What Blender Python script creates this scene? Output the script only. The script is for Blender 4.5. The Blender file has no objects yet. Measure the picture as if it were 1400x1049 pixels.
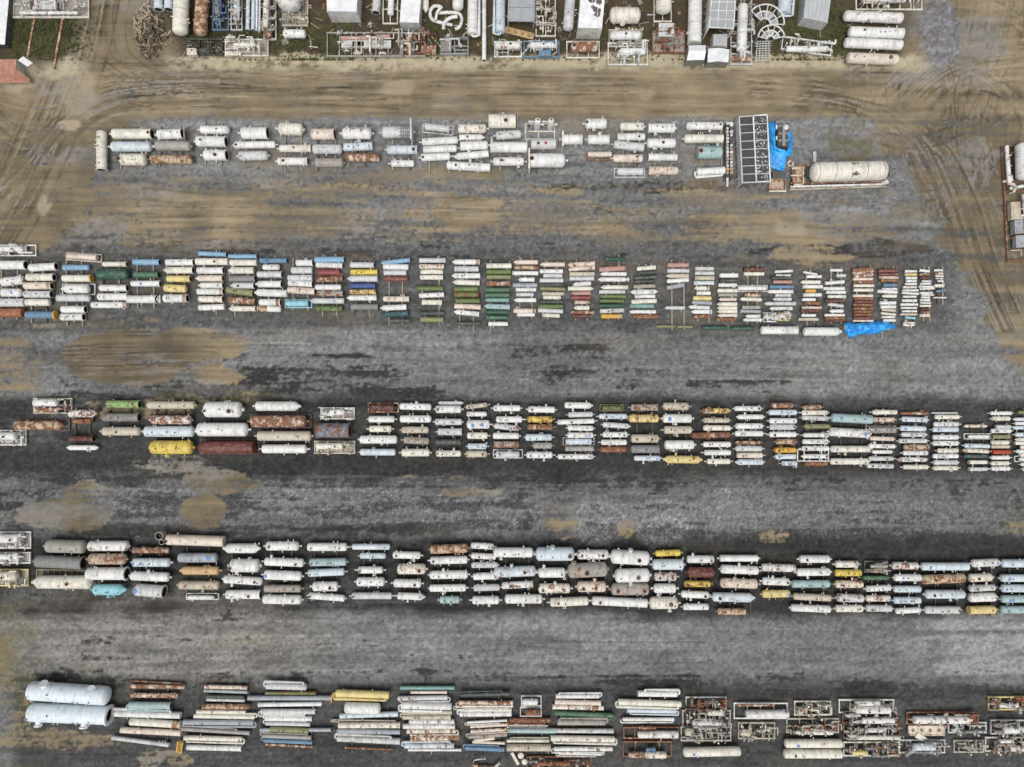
import bpy, bmesh, math, random
import numpy as np
from mathutils import Vector, Matrix

random.seed(7)
SC = bpy.context.scene
COL = SC.collection
S = 0.1            # metres of ground per pixel of the survey sheet
H = 100.0          # flying height of the camera

DATA = r"""
!0
# 1
@ 320 0 7
470 690 325 80 W dd
@ 820 0 7
90 390 150 145 C1 dd dy5 man215
@ 1120 0 7
230 800 165 100 W2 dd dy25
275 795 315 100 W dn dy18 hole410
235 800 422 95 W dd dy25
260 755 565 100 P1 dd dy20 hole660
@ 170 0 7
328 328 17 82 L nf dy155
425 425 17 80 L nf dy155
550 535 127 145 C1 dd dy415
755 725 127 125 E3 dd dy425
840 1000 115 350 S skid T:K:895:-50:895:150:60 j:S
1015 1130 115 350 G skid T:L:1078:-60:1075:205:60 j:K
1187 1180 115 38 L nf dy350
1238 1230 115 36 L nf dy350
1268 1266 120 22 W nf dy360
1297 1294 125 22 L nf dy360
600 940 447 155 n skid j:n b:P:600:690:465:525 b:n:700:900:470:500
960 1380 455 165 C skid deck t:C:1045:1260:430:40 b:C:970:1115:495:530 j:C
@ 320 0 7
280 405 165 430 G skid T:C:315:-50:300:270:55 j:K T:E:300:300:350:360:60
460 710 80 340 c skid deck T:W:530:-60:530:100:215 j:c
1372 1358 30 80 G2 nf dy190
885 1830 425 235 k skid b:p:1020:1370:350:380 b:G:1030:1500:390:455 b:p:1130:1240:400:440 j:C b:p:1370:1490:335:375
@ 500 0 7
160 310 85 290 C skid T:W:248:-60:238:150:60
575 575 20 60 C dc dy200
885 882 10 105 W dd dy175
1027 1020 130 98 W du dy400
1133 1133 240 42 W nf dy680
1292 1288 120 92 L du dy385
385 680 415 190 R skid j:R b:E:540:670:440:500 b:R:390:440:330:480
715 985 442 155 s skid j:G b:K:730:820:370:490 b:W:770:820:365:400
@ 660 0 7
210 490 317 75 a plate dy70
505 700 150 400 C skid j:C
110 375 470 155 W skid t:W:120:370:435:75 j:G
390 735 470 160 S skid t:W:445:685:435:60 b:S:540:650:480:535 j:W
840 815 120 100 G dd dy350
800 1120 475 165 C skid t:E:840:1105:450:95
@ 820 0 7
85 405 365 165 c skid t:W:95:395:340:80 j:c
75 460 515 215 W skid t:W:190:440:495:65 j:W
515 690 60 300 C skid T:C:612:-80:608:130:150
500 820 400 215 R skid deck b:G:565:710:225:350 j:R
915 905 170 130 W dn dy500
@ 960 0 7
270 480 300 640 G skid T:W:390:40:375:500:95 j:G b:R:290:470:545:580
800 780 40 125 L du dy190
760 1245 440 130 W skid rot-8 t:W:800:1210:470:55 j:W
@ 1120 0 7
350 990 10 170 C skid j:C t:G:400:830:0:60
@ 0 0 7
120 850 60 220 C skid deck b:G:330:540:10:90 j:W T:W:190:125:750:125:30
@ 1300 170 5.24
385 720 560 830 R skid rot3 T:W:520:130:530:400:110 T:W:398:150:420:430:28 b:c:430:500:560:680 b:s:455:520:690:780 b:s:465:530:800:880 T:W:420:460:640:420:22 T:W:520:500:560:900:28 T:W:450:680:640:600:16 j:W
!1
@ 110 145 6.667
# 1
195 195 405 90 C1 V dy360
# 2
285 655 255 92 C1 df hole640
280 655 372 90 L1 dd
360 605 490 105 C2 dd hole375
# 3
697 930 258 90 W df dy-10 ladderend
680 1010 365 88 k1 dd dy5
635 1025 488 78 R3 dd dy5
# 4
1090 1360 218 75 W dd hole1255
1050 1330 325 95 W df hole1115 dy5
1120 1335 450 95 W df hole1245
@ 310 145 6.667
# 5
128 375 248 105 W df
65 450 355 65 W dd hole97 dy-5
108 380 455 82 G dd dy-5
# 6
470 700 212 108 C1 dd dy10
478 770 388 68 C1 dn hole620
460 740 505 70 W1 df hole525
# 7
765 985 258 98 P1 df
780 1058 395 85 G dd
800 1070 518 82 k2 dd
# 8
1050 1325 250 105 W2 dd man1207
1072 1330 372 75 L1 nn dy-10
1085 1400 470 75 E2 dd dy10
@ 500 145 6.667
# 9
145 430 240 105 G1 dd dy-5 cageend
190 470 400 80 L1 dn hole440
228 445 525 62 W dd hole300
# 10
535 770 200 65 G1 dd dy25 frame
510 845 320 68 W1 dd dy-20
520 835 393 65 W1 dd dy-12
500 775 465 68 W1 dd dy-12 hole525
735 1135 552 75 W1 dn dy22 hole825 man950
# 11
847 1105 208 80 C2 nd
855 1085 287 55 W nc hole930
865 1120 362 80 W nd dy-10 man940
805 1120 450 65 W cn dy-30
@ 660 140 6.667
# 12
55 300 172 125 C1 nn hole210
115 355 298 78 G dd dy-15 man80
70 405 410 95 W nn
90 380 540 75 W dd hole170 man325
# 13
388 655 265 140 C twin
440 665 383 95 G1 nn hole505 red573
415 755 530 125 W dd hole445 plateend
# 14
720 905 340 90 W df plateend
930 1135 195 92 W1 dd man1010 hole945
950 1150 340 85 W df man1065
945 1180 490 80 E skid t:P:955:1178:475:48
@ 790 145 6.667
# 15
380 605 188 72 C dd hole540
360 615 283 65 W nd hole553 man455
320 600 365 75 G dn dy30 man520
315 585 478 72 P2 dn hole532
355 590 598 68 G dn frame
# 16
640 890 203 85 W nd hole763 man705
625 895 340 85 W dd hole770 man690
640 912 468 65 W fd
645 915 590 75 P3 nd man720
# 17
985 1310 183 72 W1 df hole1290 man1195
965 1320 300 78 C1 dn
1090 1320 425 110 t nd hole1108 man1270
1085 1335 595 68 W un dy-15
!2
@ 0 320 7
# 1
-60 345 157 110 W skid
-60 250 298 85 W df1
10 238 450 85 W2 dd dy-25
10 215 562 80 W dd blue135
-60 240 657 80 G dn
-60 222 755 85 E dn
# 2
275 540 318 75 W df dy-15
252 520 415 72 C1 df
228 500 497 70 P df bandR
228 495 578 68 G df
243 490 655 68 C dd
243 525 775 70 S df capY
# 3
645 930 218 55 P fn dy20 frame
600 860 322 55 b dd
595 870 425 68 C df capY
590 860 525 85 W cd frame
555 870 615 65 G fd
585 820 722 68 W df
578 803 795 68 W df
# 4
980 1215 290 50 C1 df
925 1235 383 105 N dd
950 1220 517 65 W2 df
935 1225 602 70 W df
872 1220 680 62 W dn bandR
# 5
1270 1530 270 60 b df
1275 1520 390 55 g df
1250 1535 475 58 W df blue1360
1225 1500 625 75 W ff valve
@ 200 320 7
# 6
185 455 272 62 W df
168 450 347 65 C1 cf
195 425 430 62 Y df
168 390 522 75 Y dd dy10
160 395 617 78 W df bandR
# 7
505 770 192 45 b nf dy10
468 785 265 68 C1 dn hole665
482 740 350 65 W df
473 735 425 60 P1 cf
498 735 492 55 W cf
483 740 552 60 W1 df bandR
497 735 625 62 C3 df
497 750 702 58 W1 dn dy-10
# 8
790 1060 215 42 b nf
797 1060 275 60 C dn
785 1030 350 65 C cn
792 1045 428 62 K2 df
805 1035 495 62 G cf hole890
773 1025 552 65 o nf dy35
785 1040 638 62 E2 dn dy20
793 1050 715 52 C cf
# 9
1083 1350 255 52 S df
1112 1280 318 55 W dd
1058 1300 388 62 G df
1045 1295 480 65 W cf
1035 1350 565 70 W cn dy10
1078 1285 655 65 W1 df bandR
1060 1295 717 58 W dd dy10 bandL
@ 400 320 7
# 10
30 195 277 62 W df
-15 190 348 65 G dn
-50 190 420 58 G dn
-45 190 475 58 W df dy10
-50 215 542 65 P2 df dy15
-60 150 665 60 Q dn frame
# 11
215 495 245 58 b nf
220 480 300 52 W1 df dy10
237 460 368 58 M dd
228 480 432 55 E2 df dy-15
215 470 510 55 W dd
232 485 570 55 k3 df
170 495 640 55 G cn blue405
230 475 715 50 O nn
# 12
547 780 297 55 G df
550 815 365 52 y df
525 815 428 62 G cn
548 795 497 52 B df
545 800 555 50 Y4 df
520 805 612 52 W cn
555 820 698 58 K df
# 13
845 1125 265 45 b cf dy-30
865 1110 315 55 W dn dy5
875 1090 372 50 G nn
865 1110 430 50 m dd
865 1115 622 55 P1 dn
840 1090 705 55 W cn dy-10
840 1110 768 52 U cn dy-8
930 1130 830 42 n nn
# 14
1215 1465 253 48 G nn
1210 1450 312 45 P3 dn
1228 1440 362 45 C nn
1218 1440 415 48 C dn
1198 1440 522 48 O nn
1208 1450 585 48 W dn dy-10
1240 1430 655 50 C1 nn
1215 1450 760 40 n dn
1220 1445 820 50 o dn
@ 600 320 7
# 15
130 390 268 52 W cn bandR
150 380 335 52 G nn
125 395 400 52 W cn
135 390 465 52 C cn dy10
150 375 528 50 O nn
150 380 580 50 O3 nn
160 390 640 48 O1 nn
150 400 695 50 P2 nf dy10
145 385 756 48 W cn dy25
165 395 857 38 n nn
# 16
455 695 305 50 C nn
455 690 363 45 O1 nn
458 688 412 42 o1 nn
455 680 475 45 R2 nn
450 675 535 45 g1 nn
445 675 585 45 g nn
438 670 632 42 T cn
435 680 695 52 t cn dy10
455 668 748 42 N nn
455 655 800 38 g nn
475 660 860 42 W1 nn
# 17
715 950 270 45 P cd
722 950 322 38 E3 nn
705 950 375 42 W nn
760 915 437 42 W cn
708 940 490 42 s nn
735 930 533 38 W nn
740 905 580 38 G nn
718 930 633 42 W cn
710 925 735 45 P dn bandR
745 920 773 36 W dd
# 18
970 1205 292 42 P1 cn
965 1185 357 42 W1 nn
1000 1180 400 38 G nn
965 1190 445 42 G nn
970 1200 487 35 n nn
972 1205 525 38 o2 nn dy10
990 1195 572 36 c1 nn
995 1170 608 38 C dd
975 1190 650 35 n nn
957 1185 693 40 O nn
950 1185 735 42 G nn dy10
985 1160 780 38 C2 dd dy10
@ 770 340 7.778
# 19
45 335 165 50 P3 cf dy-15
55 335 212 45 P2 dn dy-15
68 330 270 46 c nn
68 325 318 45 G nn
105 300 375 45 W cd dy-15
52 320 425 46 C nc
82 290 475 42 p cn
85 290 522 42 M1 nn
120 280 570 40 P4 nn
112 275 630 48 C cn
80 325 678 40 E2 cn
100 285 718 42 R nn
# 20
443 660 112 40 N nd
380 668 215 55 p nd dy-18
395 670 270 45 W cn
370 660 328 48 W cn valve
400 685 412 45 C cn
382 655 460 42 G nn
395 668 508 42 O dn
390 640 557 38 O1 nn
383 640 608 40 N nn
390 645 660 48 G2 nn dy-10
400 625 720 48 A1 df bandR
# 21
780 980 208 46 C1 dn dy-18
790 985 255 36 n nn dy-10
755 1000 308 42 n nf dy-15
765 960 348 36 n nn dy-5
745 975 400 46 k2 dn dy-10
715 1005 460 52 W cc dy-5
760 975 508 40 W1 nn
720 990 562 48 C1 dn dy-10
705 960 612 45 T df
705 985 672 42 W1 cn
730 1010 722 45 E1 cn
# 22
1108 1330 175 50 p nf
1105 1335 235 46 G2 nn
1095 1330 290 46 c cn
1100 1330 340 46 W dn dy-15
1095 1290 402 46 s dd dy-35
1080 1290 630 40 G cn
990 1180 828 28 o nn
1215 1370 832 28 o nn
@ 940 340 7.778
# 23
80 280 213 42 G nd
78 280 262 42 G1 nn
76 280 314 46 c1 nn
65 275 365 44 L nn
70 225 422 46 C cn bandR
92 240 474 44 W dn
55 255 528 46 Y1 dd dy5
45 255 575 42 s nn dy10
10 230 624 42 W cn dy10
40 255 672 46 W cf blue235
55 225 724 40 E1 nn
# 24
335 540 285 50 W dd
340 535 340 36 n nn
325 520 388 42 W dn
315 525 447 42 C1 dn
325 525 492 38 k nn
330 515 540 38 P2 cn
310 522 590 42 C cn
315 522 632 40 C1 cn
315 522 668 40 C cn
318 522 710 36 C1 cn
303 510 752 36 E1 dn
# 25
595 815 222 45 R nn fan
595 808 268 42 C nn
530 830 422 48 W df frame
605 775 492 42 E2 nn
555 788 540 42 C cd dy10
580 770 625 40 k nn
560 775 667 36 s nn dy8
615 770 718 36 W cn
590 795 758 38 W cd
# 26
925 1115 242 30 W dn dy-10
940 1095 285 24 W nn dy5
890 1100 312 38 n nn
905 1105 355 38 p dn
870 1120 407 40 S nn
845 1118 457 42 W cn
930 1095 497 32 G nn
905 1100 538 38 G cn
815 1145 585 42 G cf
870 1110 637 40 W cn
805 945 730 105 W skid
960 1080 725 90 Y4 skid
# 27
1230 1375 262 26 W nn dy25
1260 1420 298 34 W df
1200 1415 357 40 C cd
1222 1430 405 42 W nn
1245 1365 450 38 A1 cd
1225 1420 492 40 W1 nn
1210 1355 542 36 W cn
1240 1400 580 38 E1 nn
1215 1420 628 30 P2 nn
1200 1430 660 36 R nn
1210 1360 710 32 W nn
1175 1385 752 36 c nn
# 28
150 415 842 42 N dd
455 715 848 42 N dd
770 1165 868 85 W1 df
1225 1640 882 90 W dc
@ 1110 340 7
# 29
172 290 207 28 W nn
232 320 258 32 G nn
125 305 325 35 W nn dy-15
105 310 382 34 W nn
135 320 418 32 W nn
150 320 460 32 W nn
125 315 500 36 R nf
150 295 540 34 G nn dy20
165 295 597 34 W cn
120 310 637 28 C nn
122 310 668 28 R1 nn
130 315 692 24 R nn
# 30
390 575 200 34 R1 nn dy-15
385 580 225 36 E2 nn dy-25
400 580 258 34 P4 nn dy-25
392 580 292 30 P nn
402 590 322 30 R1 nn
397 590 355 30 C nn
398 580 397 32 C nn
390 580 452 28 P nn
400 580 480 26 E1 nn
405 582 510 28 m nn
400 580 540 28 R1 nn
395 580 574 28 R1 nn
402 575 604 26 E1 nn
400 575 634 26 E1 nn
400 580 664 26 m nn
392 585 691 22 P nn
# 31
632 818 212 34 m nn
637 825 247 28 m nn
642 825 277 28 P3 nn
655 825 305 30 E1 nn
680 810 350 30 S1 nn
670 812 386 24 W nn
625 812 412 34 W nn dy10
668 805 455 32 C cn
645 800 486 24 n nn
645 800 520 34 W nn
655 800 558 32 W nn
670 800 590 24 P2 nn dy10
660 800 625 24 C1 nn dy15
665 790 655 24 W2 nn
680 800 688 28 W nn
# 32
885 1000 217 26 W fn
885 1000 248 24 Y1 nn
895 1000 280 26 W nn
900 995 310 28 W nn
890 1000 340 22 W nn
870 1000 370 24 W2 nn
865 1015 400 22 W nn
860 1020 428 24 W nn dy10
870 995 460 22 W nn
860 1000 498 28 W nn
845 1010 535 26 W nn
850 1000 568 22 W nn
860 1000 600 22 W1 nn
845 1005 630 22 P2 nn
890 985 662 24 Q nn dy10
870 985 722 45 C dd
# 33
1025 1120 212 28 W1 fn dy10
1030 1125 248 26 R2 nn
1030 1130 280 28 R nn
1050 1140 312 22 G nn
1035 1135 336 20 W nn
1020 1160 364 20 W nn
1030 1170 384 20 W nn dy-8
1030 1150 424 20 W nn
1045 1165 443 18 W nn
1045 1125 467 20 W nn
1035 1125 493 24 W nn
1035 1135 520 22 G nn
1030 1135 548 22 C nn
1040 1125 582 24 R nn
1040 1120 608 22 E1 nn
1030 1115 640 32 P nn
# 34
1165 1245 208 22 W fn
1180 1250 238 22 P2 nn
1180 1255 263 18 W nn
1185 1250 286 16 G nn
1200 1255 312 18 W nn
1170 1265 355 34 C dd
1185 1275 404 26 S1 nn dy-15
1160 1285 469 14 W nn
!3
@ 0 530 7
# 1
-60 250 480 150 W skid
# 2
315 690 175 150 c skid t:W:320:560:145:72 t:E2:330:560:215:48 j:E
160 610 360 85 E3 fc frame
# 3
660 930 248 75 W4 dc
715 880 322 50 E1 nn
665 900 487 55 R df
640 945 575 50 W1 cc
# 4
1035 1340 160 75 l3 nf
980 1335 285 80 K2 df
980 1350 418 85 c dd hole1135
@ 190 530 7
# 5
80 540 168 75 c dd
110 505 310 85 W4 dd
50 535 420 105 L dd
110 520 572 130 y2 dd man280
# 6
622 990 210 150 W dd hole660 hole888
555 1048 402 130 W dd
580 1100 572 120 r dn frame
@ 380 530 7
# 7
-217 220 178 92 W1 dc
-265 275 322 110 E2 dd frame
-200 325 462 95 c dd
-155 280 587 85 W dd
# 8
405 735 247 115 W skid
370 690 410 140 S4 ff
345 740 572 125 c skid
# 9
875 1120 193 70 R dd frame
865 1120 302 65 W dd
870 1090 395 62 C1 dd
780 1145 497 80 W dd
785 1130 618 65 L dd
@ 540 530 7
# 10
40 350 182 65 W dd dy8 hole105 man205
45 350 300 70 W dd blue240
60 325 405 65 c1 dd man265
80 330 507 68 k2 dd dy12 man235
60 335 622 75 C1 dd
# 11
412 655 147 34 G cc
385 638 207 75 W1 dd hole415
380 645 328 62 G1 dd
405 640 423 68 G df
380 630 522 60 n df
390 635 630 62 C1 dd hole412 man565
# 12
678 885 175 45 c1 dd dy-25
685 880 253 48 W dd
685 910 352 85 W dd blue745 blue835
688 890 460 65 C1 dd
692 880 562 58 L dd
675 885 635 65 c1 dd hole840
# 13
940 1205 197 60 W dd blue965 man1112
965 1220 305 62 W dd man1160
945 1190 378 56 G2 dd dy28
935 1190 462 62 W dd
945 1190 545 65 k4 nd
960 1195 638 65 G1 dd man1055 frame
@ 710 530 7
# 14
80 345 210 62 W1 dd dy5 hole122 man255
75 320 303 62 y3 dd
75 325 378 56 R2 dd
55 315 476 66 L dd hole105
130 315 555 60 k1 dd
65 320 645 66 W dd blue108 man235
# 15
430 705 170 62 W dc dy5 man512
465 705 258 52 G1 dd dy-5
362 722 325 50 W dd dy-12 hole500
460 710 388 52 W1 dd dy5
455 710 456 54 W dd blue668 man545
440 695 517 56 L dd blue660 frame
440 710 585 48 k nn
365 710 660 52 W dd hole425 hole685
# 16
795 970 195 45 O2 nn frame
760 1030 275 52 L dd hole830
795 1065 362 52 G dc dy18
795 1040 450 54 W dd hole1000
780 1030 524 54 W dd
768 1020 592 56 E1 dn
# 17
1062 1320 190 65 k3 df hole1095
1045 1335 295 78 Y3 dd
1065 1335 488 82 c2 dd hole1120 hole1262
1062 1335 588 78 K df
1095 1350 675 52 L dd blue1315 man1185
@ 890 530 7
# 18
110 362 180 75 c3 dd man230
108 392 295 85 W dd blue172 man230
118 392 405 75 c1 dd man245
125 415 547 88 W dd man210
115 490 688 75 Y2 cc man235 dy5
# 19
490 765 222 52 Y4 dc blue530
497 750 313 52 c2 dd blue532
495 765 386 54 C2 dd
385 755 455 56 R1 dd blue685 dy-8
495 765 543 54 W dd hole555
505 765 622 52 W dd man585
530 760 706 54 C1 dd hole585
# 20
795 1055 200 50 W1 dd hole1025
815 1075 280 48 W cd man893
805 1070 368 56 W1 dd blue1030 man880
800 1075 440 54 W dd blue858
800 1065 527 36 E2 cc
805 1065 584 54 G dd hole865
815 1070 648 54 P1 dd hole870
805 1075 713 56 L cd
@ 1040 530 7
# 21
105 310 170 55 R2 nd blue290
72 345 237 54 L dd hole280
78 345 318 54 W1 dd blue135
80 330 378 54 G1 dd hole310
78 340 448 54 W dd hole125
140 340 517 52 R3 dd blue320
130 340 598 52 A1 dd hole168
135 340 660 52 L dd blue178
195 350 725 46 L2 dd blue285
# 22
400 580 188 45 R2 dd
388 640 240 48 C dd hole430
388 645 292 46 G2 dd dy10
412 660 370 46 o dd
405 650 455 44 W dd hole628
395 645 517 48 W dd hole620
388 655 582 48 W1 dd hole425
385 650 657 44 W cd hole620
415 640 728 42 E1 nd
352 648 648 110 W frameonly
# 23
672 1075 297 85 t dd dy20 blue758
650 1045 432 85 W2 dd dy20 blue990
665 1045 588 64 C1 dd blue722 man800
662 1030 706 62 C1 dd hole708
# 24
1065 1305 235 46 C1 dd
1070 1280 307 46 P3 dd
1035 1285 402 46 k1 df frame
1040 1275 488 42 P2 dd dy8
1028 1285 560 44 W dd man1085 dy5
1065 1255 615 36 W dd
1028 1270 680 44 G2 dd hole1200
1015 1270 750 46 G1 dd dy5 hole1062
@ 1200 530 7
# 25
210 485 247 30 R2 cc
225 478 305 50 L dd hole255 dy8
208 460 392 52 L dd blue255 dy5
222 462 450 46 G dd
195 470 510 46 G dd hole258
245 485 570 50 R3 df
238 478 625 48 W dd blue435
180 480 688 46 W3 cc blue255
240 480 760 46 C1 dd
# 26
515 760 243 18 G nn
540 778 280 46 C2 dd
530 775 350 46 W1 dd blue570
520 770 402 48 L dd blue570
522 770 475 48 W dd blue568
522 770 532 48 W1 dd blue568
568 770 603 44 C2 dd
522 770 655 46 W dd blue570
530 768 716 46 G1 dd
528 768 770 44 C1 dd
# 27
820 1050 368 32 C3 cc
860 1075 468 34 W cc frame
825 1070 558 42 L dd blue868 dy8
820 1065 605 42 C3 dd dy10
820 1050 658 38 U2 dd
870 1045 713 40 C nd
872 1050 780 38 G nd
# 28
1075 1280 245 38 W dd
1088 1265 297 42 C2 dd
1128 1275 375 38 G1 nd
1080 1275 414 44 W dd hole1120
1095 1260 470 40 o1 nn
1082 1255 525 42 C1 dd
1082 1260 565 36 c1 dd
1095 1270 616 42 V nd
1082 1260 670 40 W dd
1080 1255 724 42 C dd hole1120
1085 1265 775 42 W dd
# 29
1340 1560 237 34 o2 nn
1290 1560 302 34 L cd
1310 1540 343 34 W dd
1285 1560 384 36 L cd blue1390
1310 1560 450 40 L dd blue1385
1310 1560 496 36 C1 cd
1312 1560 532 34 W nd
1360 1560 570 36 C1 dd
1320 1560 610 36 W dd
1360 1560 645 36 W dd
1345 1560 685 36 W cd frame
1365 1560 735 34 C dd
1380 1560 780 36 G dd
!4
@ 0 715 7
# 1
-60 295 165 165 W skid
-60 290 335 110 W skid
-60 270 525 165 Y skid
# 2
442 825 225 125 k1 dd dy10
340 800 375 120 K df dy20
300 885 565 175 C bskid hole678
# 3
845 1235 220 98 W2 dd
850 1212 345 105 R4 dd
825 1215 485 120 W1 df
895 1210 638 105 q dc man1050
@ 170 715 7
# 4
78 430 262 58 R2 dd blue98
78 445 378 82 L1 dd blue105
60 435 512 88 W1 dd dy15 man240
100 385 648 115 G1 df dy20 blue128
# 5
395 955 168 100 P1 dn dy18 hole420 bigpipe
515 895 333 90 s1 dd blue820
530 910 455 82 a cd
520 915 595 82 c2 dd man760
600 865 712 42 W cc frame
# 6
945 1305 243 92 W cc
1010 1300 408 125 W1 dd hole1032 man1080
950 1325 548 78 W1 dd dy25 hole1260 man1035
970 1305 685 85 W1 df hole1203 man1035
@ 350 715 7
# 7
95 415 220 88 W1 dd hole138
80 460 375 80 W1 dd dy15 hole392 man150
75 442 502 90 W dd dy15 blue105
75 438 628 72 k2 dd hole368
65 440 732 88 W dd dy5 hole365
# 8
490 875 230 78 W dd hole535 hole805
510 870 375 75 t dd dy-5 hole540
497 850 473 72 L dd dy-15 hole525
540 790 607 90 W1 dd hole718
502 855 708 65 W1 dd dy28 hole525
# 9
918 1285 228 58 L dd hole1232
992 1245 315 55 L dd
972 1220 450 68 W1 dd hole995 man1130
960 1235 562 85 W dd hole1000
915 1305 697 65 G1 dd hole938
@ 530 725 7
# 10
48 318 238 70 W dd hole88 man255 dy5
90 368 370 100 C2 dd hole308
55 325 507 80 W2 dd hole265 dy5
90 360 632 68 W1 dc blue310 dy10 man195
# 11
405 770 178 85 R3 dd dy-15
405 768 285 76 W1 dd hole440 dy-8
400 770 425 80 W1 dd man535 dy-5
398 755 552 70 W dd hole710 man530 dy-5
495 692 665 70 t dd
# 12
795 1018 150 60 W1 dd hole1000 dy12
795 1040 248 58 W2 dd dy12 hole878
800 1060 333 56 G dd hole838
815 1072 438 70 W2 dd hole1033 man905 dy-8
820 1075 548 65 G dd dy-8
805 1070 668 78 W dd hole850 man970
@ 690 735 7
# 13
-110 275 142 95 W1 dd man-35
-105 300 325 100 L2 dd hole192 man68 dy-15
-30 270 452 68 W3 df dy-15 hole62
0 362 587 88 W1 dd man175
# 14
295 670 157 130 L dd man455 hole620
318 585 335 95 W dd hole545 man375
320 630 485 92 C2 dd hole365 hole567 man480
430 805 613 85 C1 dd hole512 dy-15
# 15
690 995 162 92 W2 dd hole735 hole935 man845
600 985 310 138 k2 dd dy-20 hole780 man665
690 970 468 105 P2 dd hole750 hole868 man860
830 1360 615 85 W1 dn dy25 hole910
# 16
1010 1388 190 135 W1 dd dy22 hole1278 man1195
1050 1390 362 130 W1 dd dy-8 hole1268 man1200
1015 1382 492 115 k2 dd hole1078 hole1328
@ 880 735 7
50 330 625 115 C1 dd hole250 man245
# 17
108 355 148 60 y1 dd dy-10
78 385 258 102 L dd
95 315 372 85 G3 dd hole148 hole268
90 310 485 90 W dd man135
# 18
410 675 207 74 W1 dd hole640 man465
415 672 332 98 r dd
385 640 442 62 y3 dd hole420 hole595
355 625 545 70 W dd dy12 hole582 man450
372 625 662 62 W dd
# 19
722 1098 198 64 W dd
730 1100 308 82 W1 dd dy15 man905
730 1090 438 92 P3 dd dy12 man862
652 1065 572 88 L1 dc dy10 hole718
705 980 707 62 E3 dd hole770
@ 1040 745 7
# 20
5 335 220 74 W3 dd dy10
10 275 350 74 W1 dd hole245 man105 dy10
10 280 468 72 Y0 dd blue255 dy-5
# 21
365 660 135 74 W1 dd hole430
340 665 260 74 W1 dd dy-5 man445
292 660 373 72 t dd hole467
308 675 500 66 c2 dd dy18 man470
285 670 608 70 W dd dy15
# 22
708 935 185 66 C2 dd blue910
705 965 268 64 y2 dd
708 980 375 74 P3 dd hole775 man872
722 985 508 78 G2 dd hole780 dy8
710 978 608 70 C1 dd
# 23
990 1215 210 112 D2 bskid
975 1225 315 42 g dd
1000 1245 415 58 W dd dy-10 hole1155
1000 1240 512 60 C2 dd blue1220
1000 1255 607 64 G1 dd hole1055 dy5
@ 1200 745 7
# 24
130 388 200 70 W3 dd dy5
150 415 313 68 W dd blue230 man345
148 412 423 64 L dd
148 412 530 64 L1 dd blue205
165 410 628 56 W dd dy-12 hole210
# 25
412 875 207 76 L dd
415 835 325 88 E3 dd dy-15 hole535
450 830 472 84 L1 dd hole520 man690
445 790 622 72 G2 dd hole762
# 26
895 1160 172 74 W1 dd dy-12 blue1125 man955
868 1090 313 78 C2 dd hole945 dy-10
868 1120 412 64 G1 dd dy-10 hole935 man1035
865 1130 502 84 W1 dd dy-8
870 1125 622 76 Y2 nd dy-8
# 27
1178 1560 177 78 L dd blue1268
1170 1560 318 72 L dd blue1243
1178 1560 416 74 L dd blue1215 hole1252
1175 1560 517 72 t dd blue1245
1170 1560 620 72 t dd hole1230
!5
@ 0 915 7
# 1
268 1052 230 185 L giantA dy55
270 1050 425 185 L giantB dy30
@ 150 915 7
# 2
200 695 125 14 R1 nn dy25
185 720 165 42 E2 dd dy8
205 655 250 46 P4 nn dy5
188 590 345 66 t uf dy5
50 680 432 62 W1 un dy20
188 680 515 68 C1 dn dy30 bandR
110 685 595 58 P2 nn dy30
25 570 690 40 G1 nn dy70
645 715 735 120 A ladder
# 3
905 1320 172 38 P3 dd dy10
905 1320 212 32 s2 nn dy15
925 1290 262 34 n nn dy10
930 1295 295 30 G nn dy10
880 1345 358 50 E3 dd
835 1305 408 38 C2 nn dy5
810 1390 452 42 C nu dy10
708 1380 508 50 s nu dy5
690 1345 590 40 k1 uf dy40
715 1270 662 48 C2 nu dy15
735 1265 752 52 W1 df dy12
@ 330 915 7
# 4
240 630 165 62 G ud dy10
232 715 228 34 O3 nn
65 865 275 45 s1 nf capY
165 770 335 42 W nn dy-8
190 710 405 50 G uf
235 680 470 48 W uf dy5
235 660 522 40 G un dy10
180 860 580 36 s nf
280 645 580 52 o nn dy20
205 670 645 40 k un dy18
215 680 690 40 S1 un dy20
235 685 730 24 E2 nn dy25
# 5
905 1415 238 70 Y1 un dy20
985 1335 372 105 W1 dd dy10
945 1500 437 50 L nn dy-20
880 1480 490 14 P2 un dy10
930 1520 535 56 C2 nn
905 1520 595 48 s cn dy10
920 1520 675 60 G2 un dy30
990 1450 760 18 R1 nn dy18
@ 450 915 7
# 6
680 1200 178 36 T nn
780 1128 220 30 P1 nn
658 1135 275 44 G2 nu dy-8
690 1172 350 66 W1 un dy12
700 1175 408 36 c nn dy12
705 1165 458 44 c1 un
765 1198 500 44 W2 nn
708 1205 545 48 W2 nn
745 1215 590 46 C3 nu dy-5
778 1250 655 54 P4 nn dy-8
720 1195 730 52 L2 un dy-5
755 1265 772 26 W nf
@ 610 915 7
# 7
140 600 240 40 n un dy-15
118 640 320 40 P4 un
90 640 355 28 W2 un dy-5
165 625 385 44 C2 un
130 625 425 54 W2 un dy-5
200 580 500 24 W uf dy-20
230 590 540 30 P2 nn dy-20
235 575 585 32 P2 nu dy-20
215 580 635 38 k2 un dy-25
265 465 670 34 P1 nn dy-25
250 560 702 28 P1 nn dy10
185 555 760 44 S1 un dy15
# 8
715 915 305 105 G skid t:W:725:880:312:58
705 915 410 95 G skid t:R:755:905:415:55
610 1000 488 44 E1 un
605 975 540 14 W2 un
605 1050 588 46 t nn dy5
630 985 655 14 c un
580 985 685 32 C2 nn
580 1000 750 66 c2 nn
@ 740 915 7
# 9
138 555 258 42 W1 nu
130 570 318 46 P1 nn dy12
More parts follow.
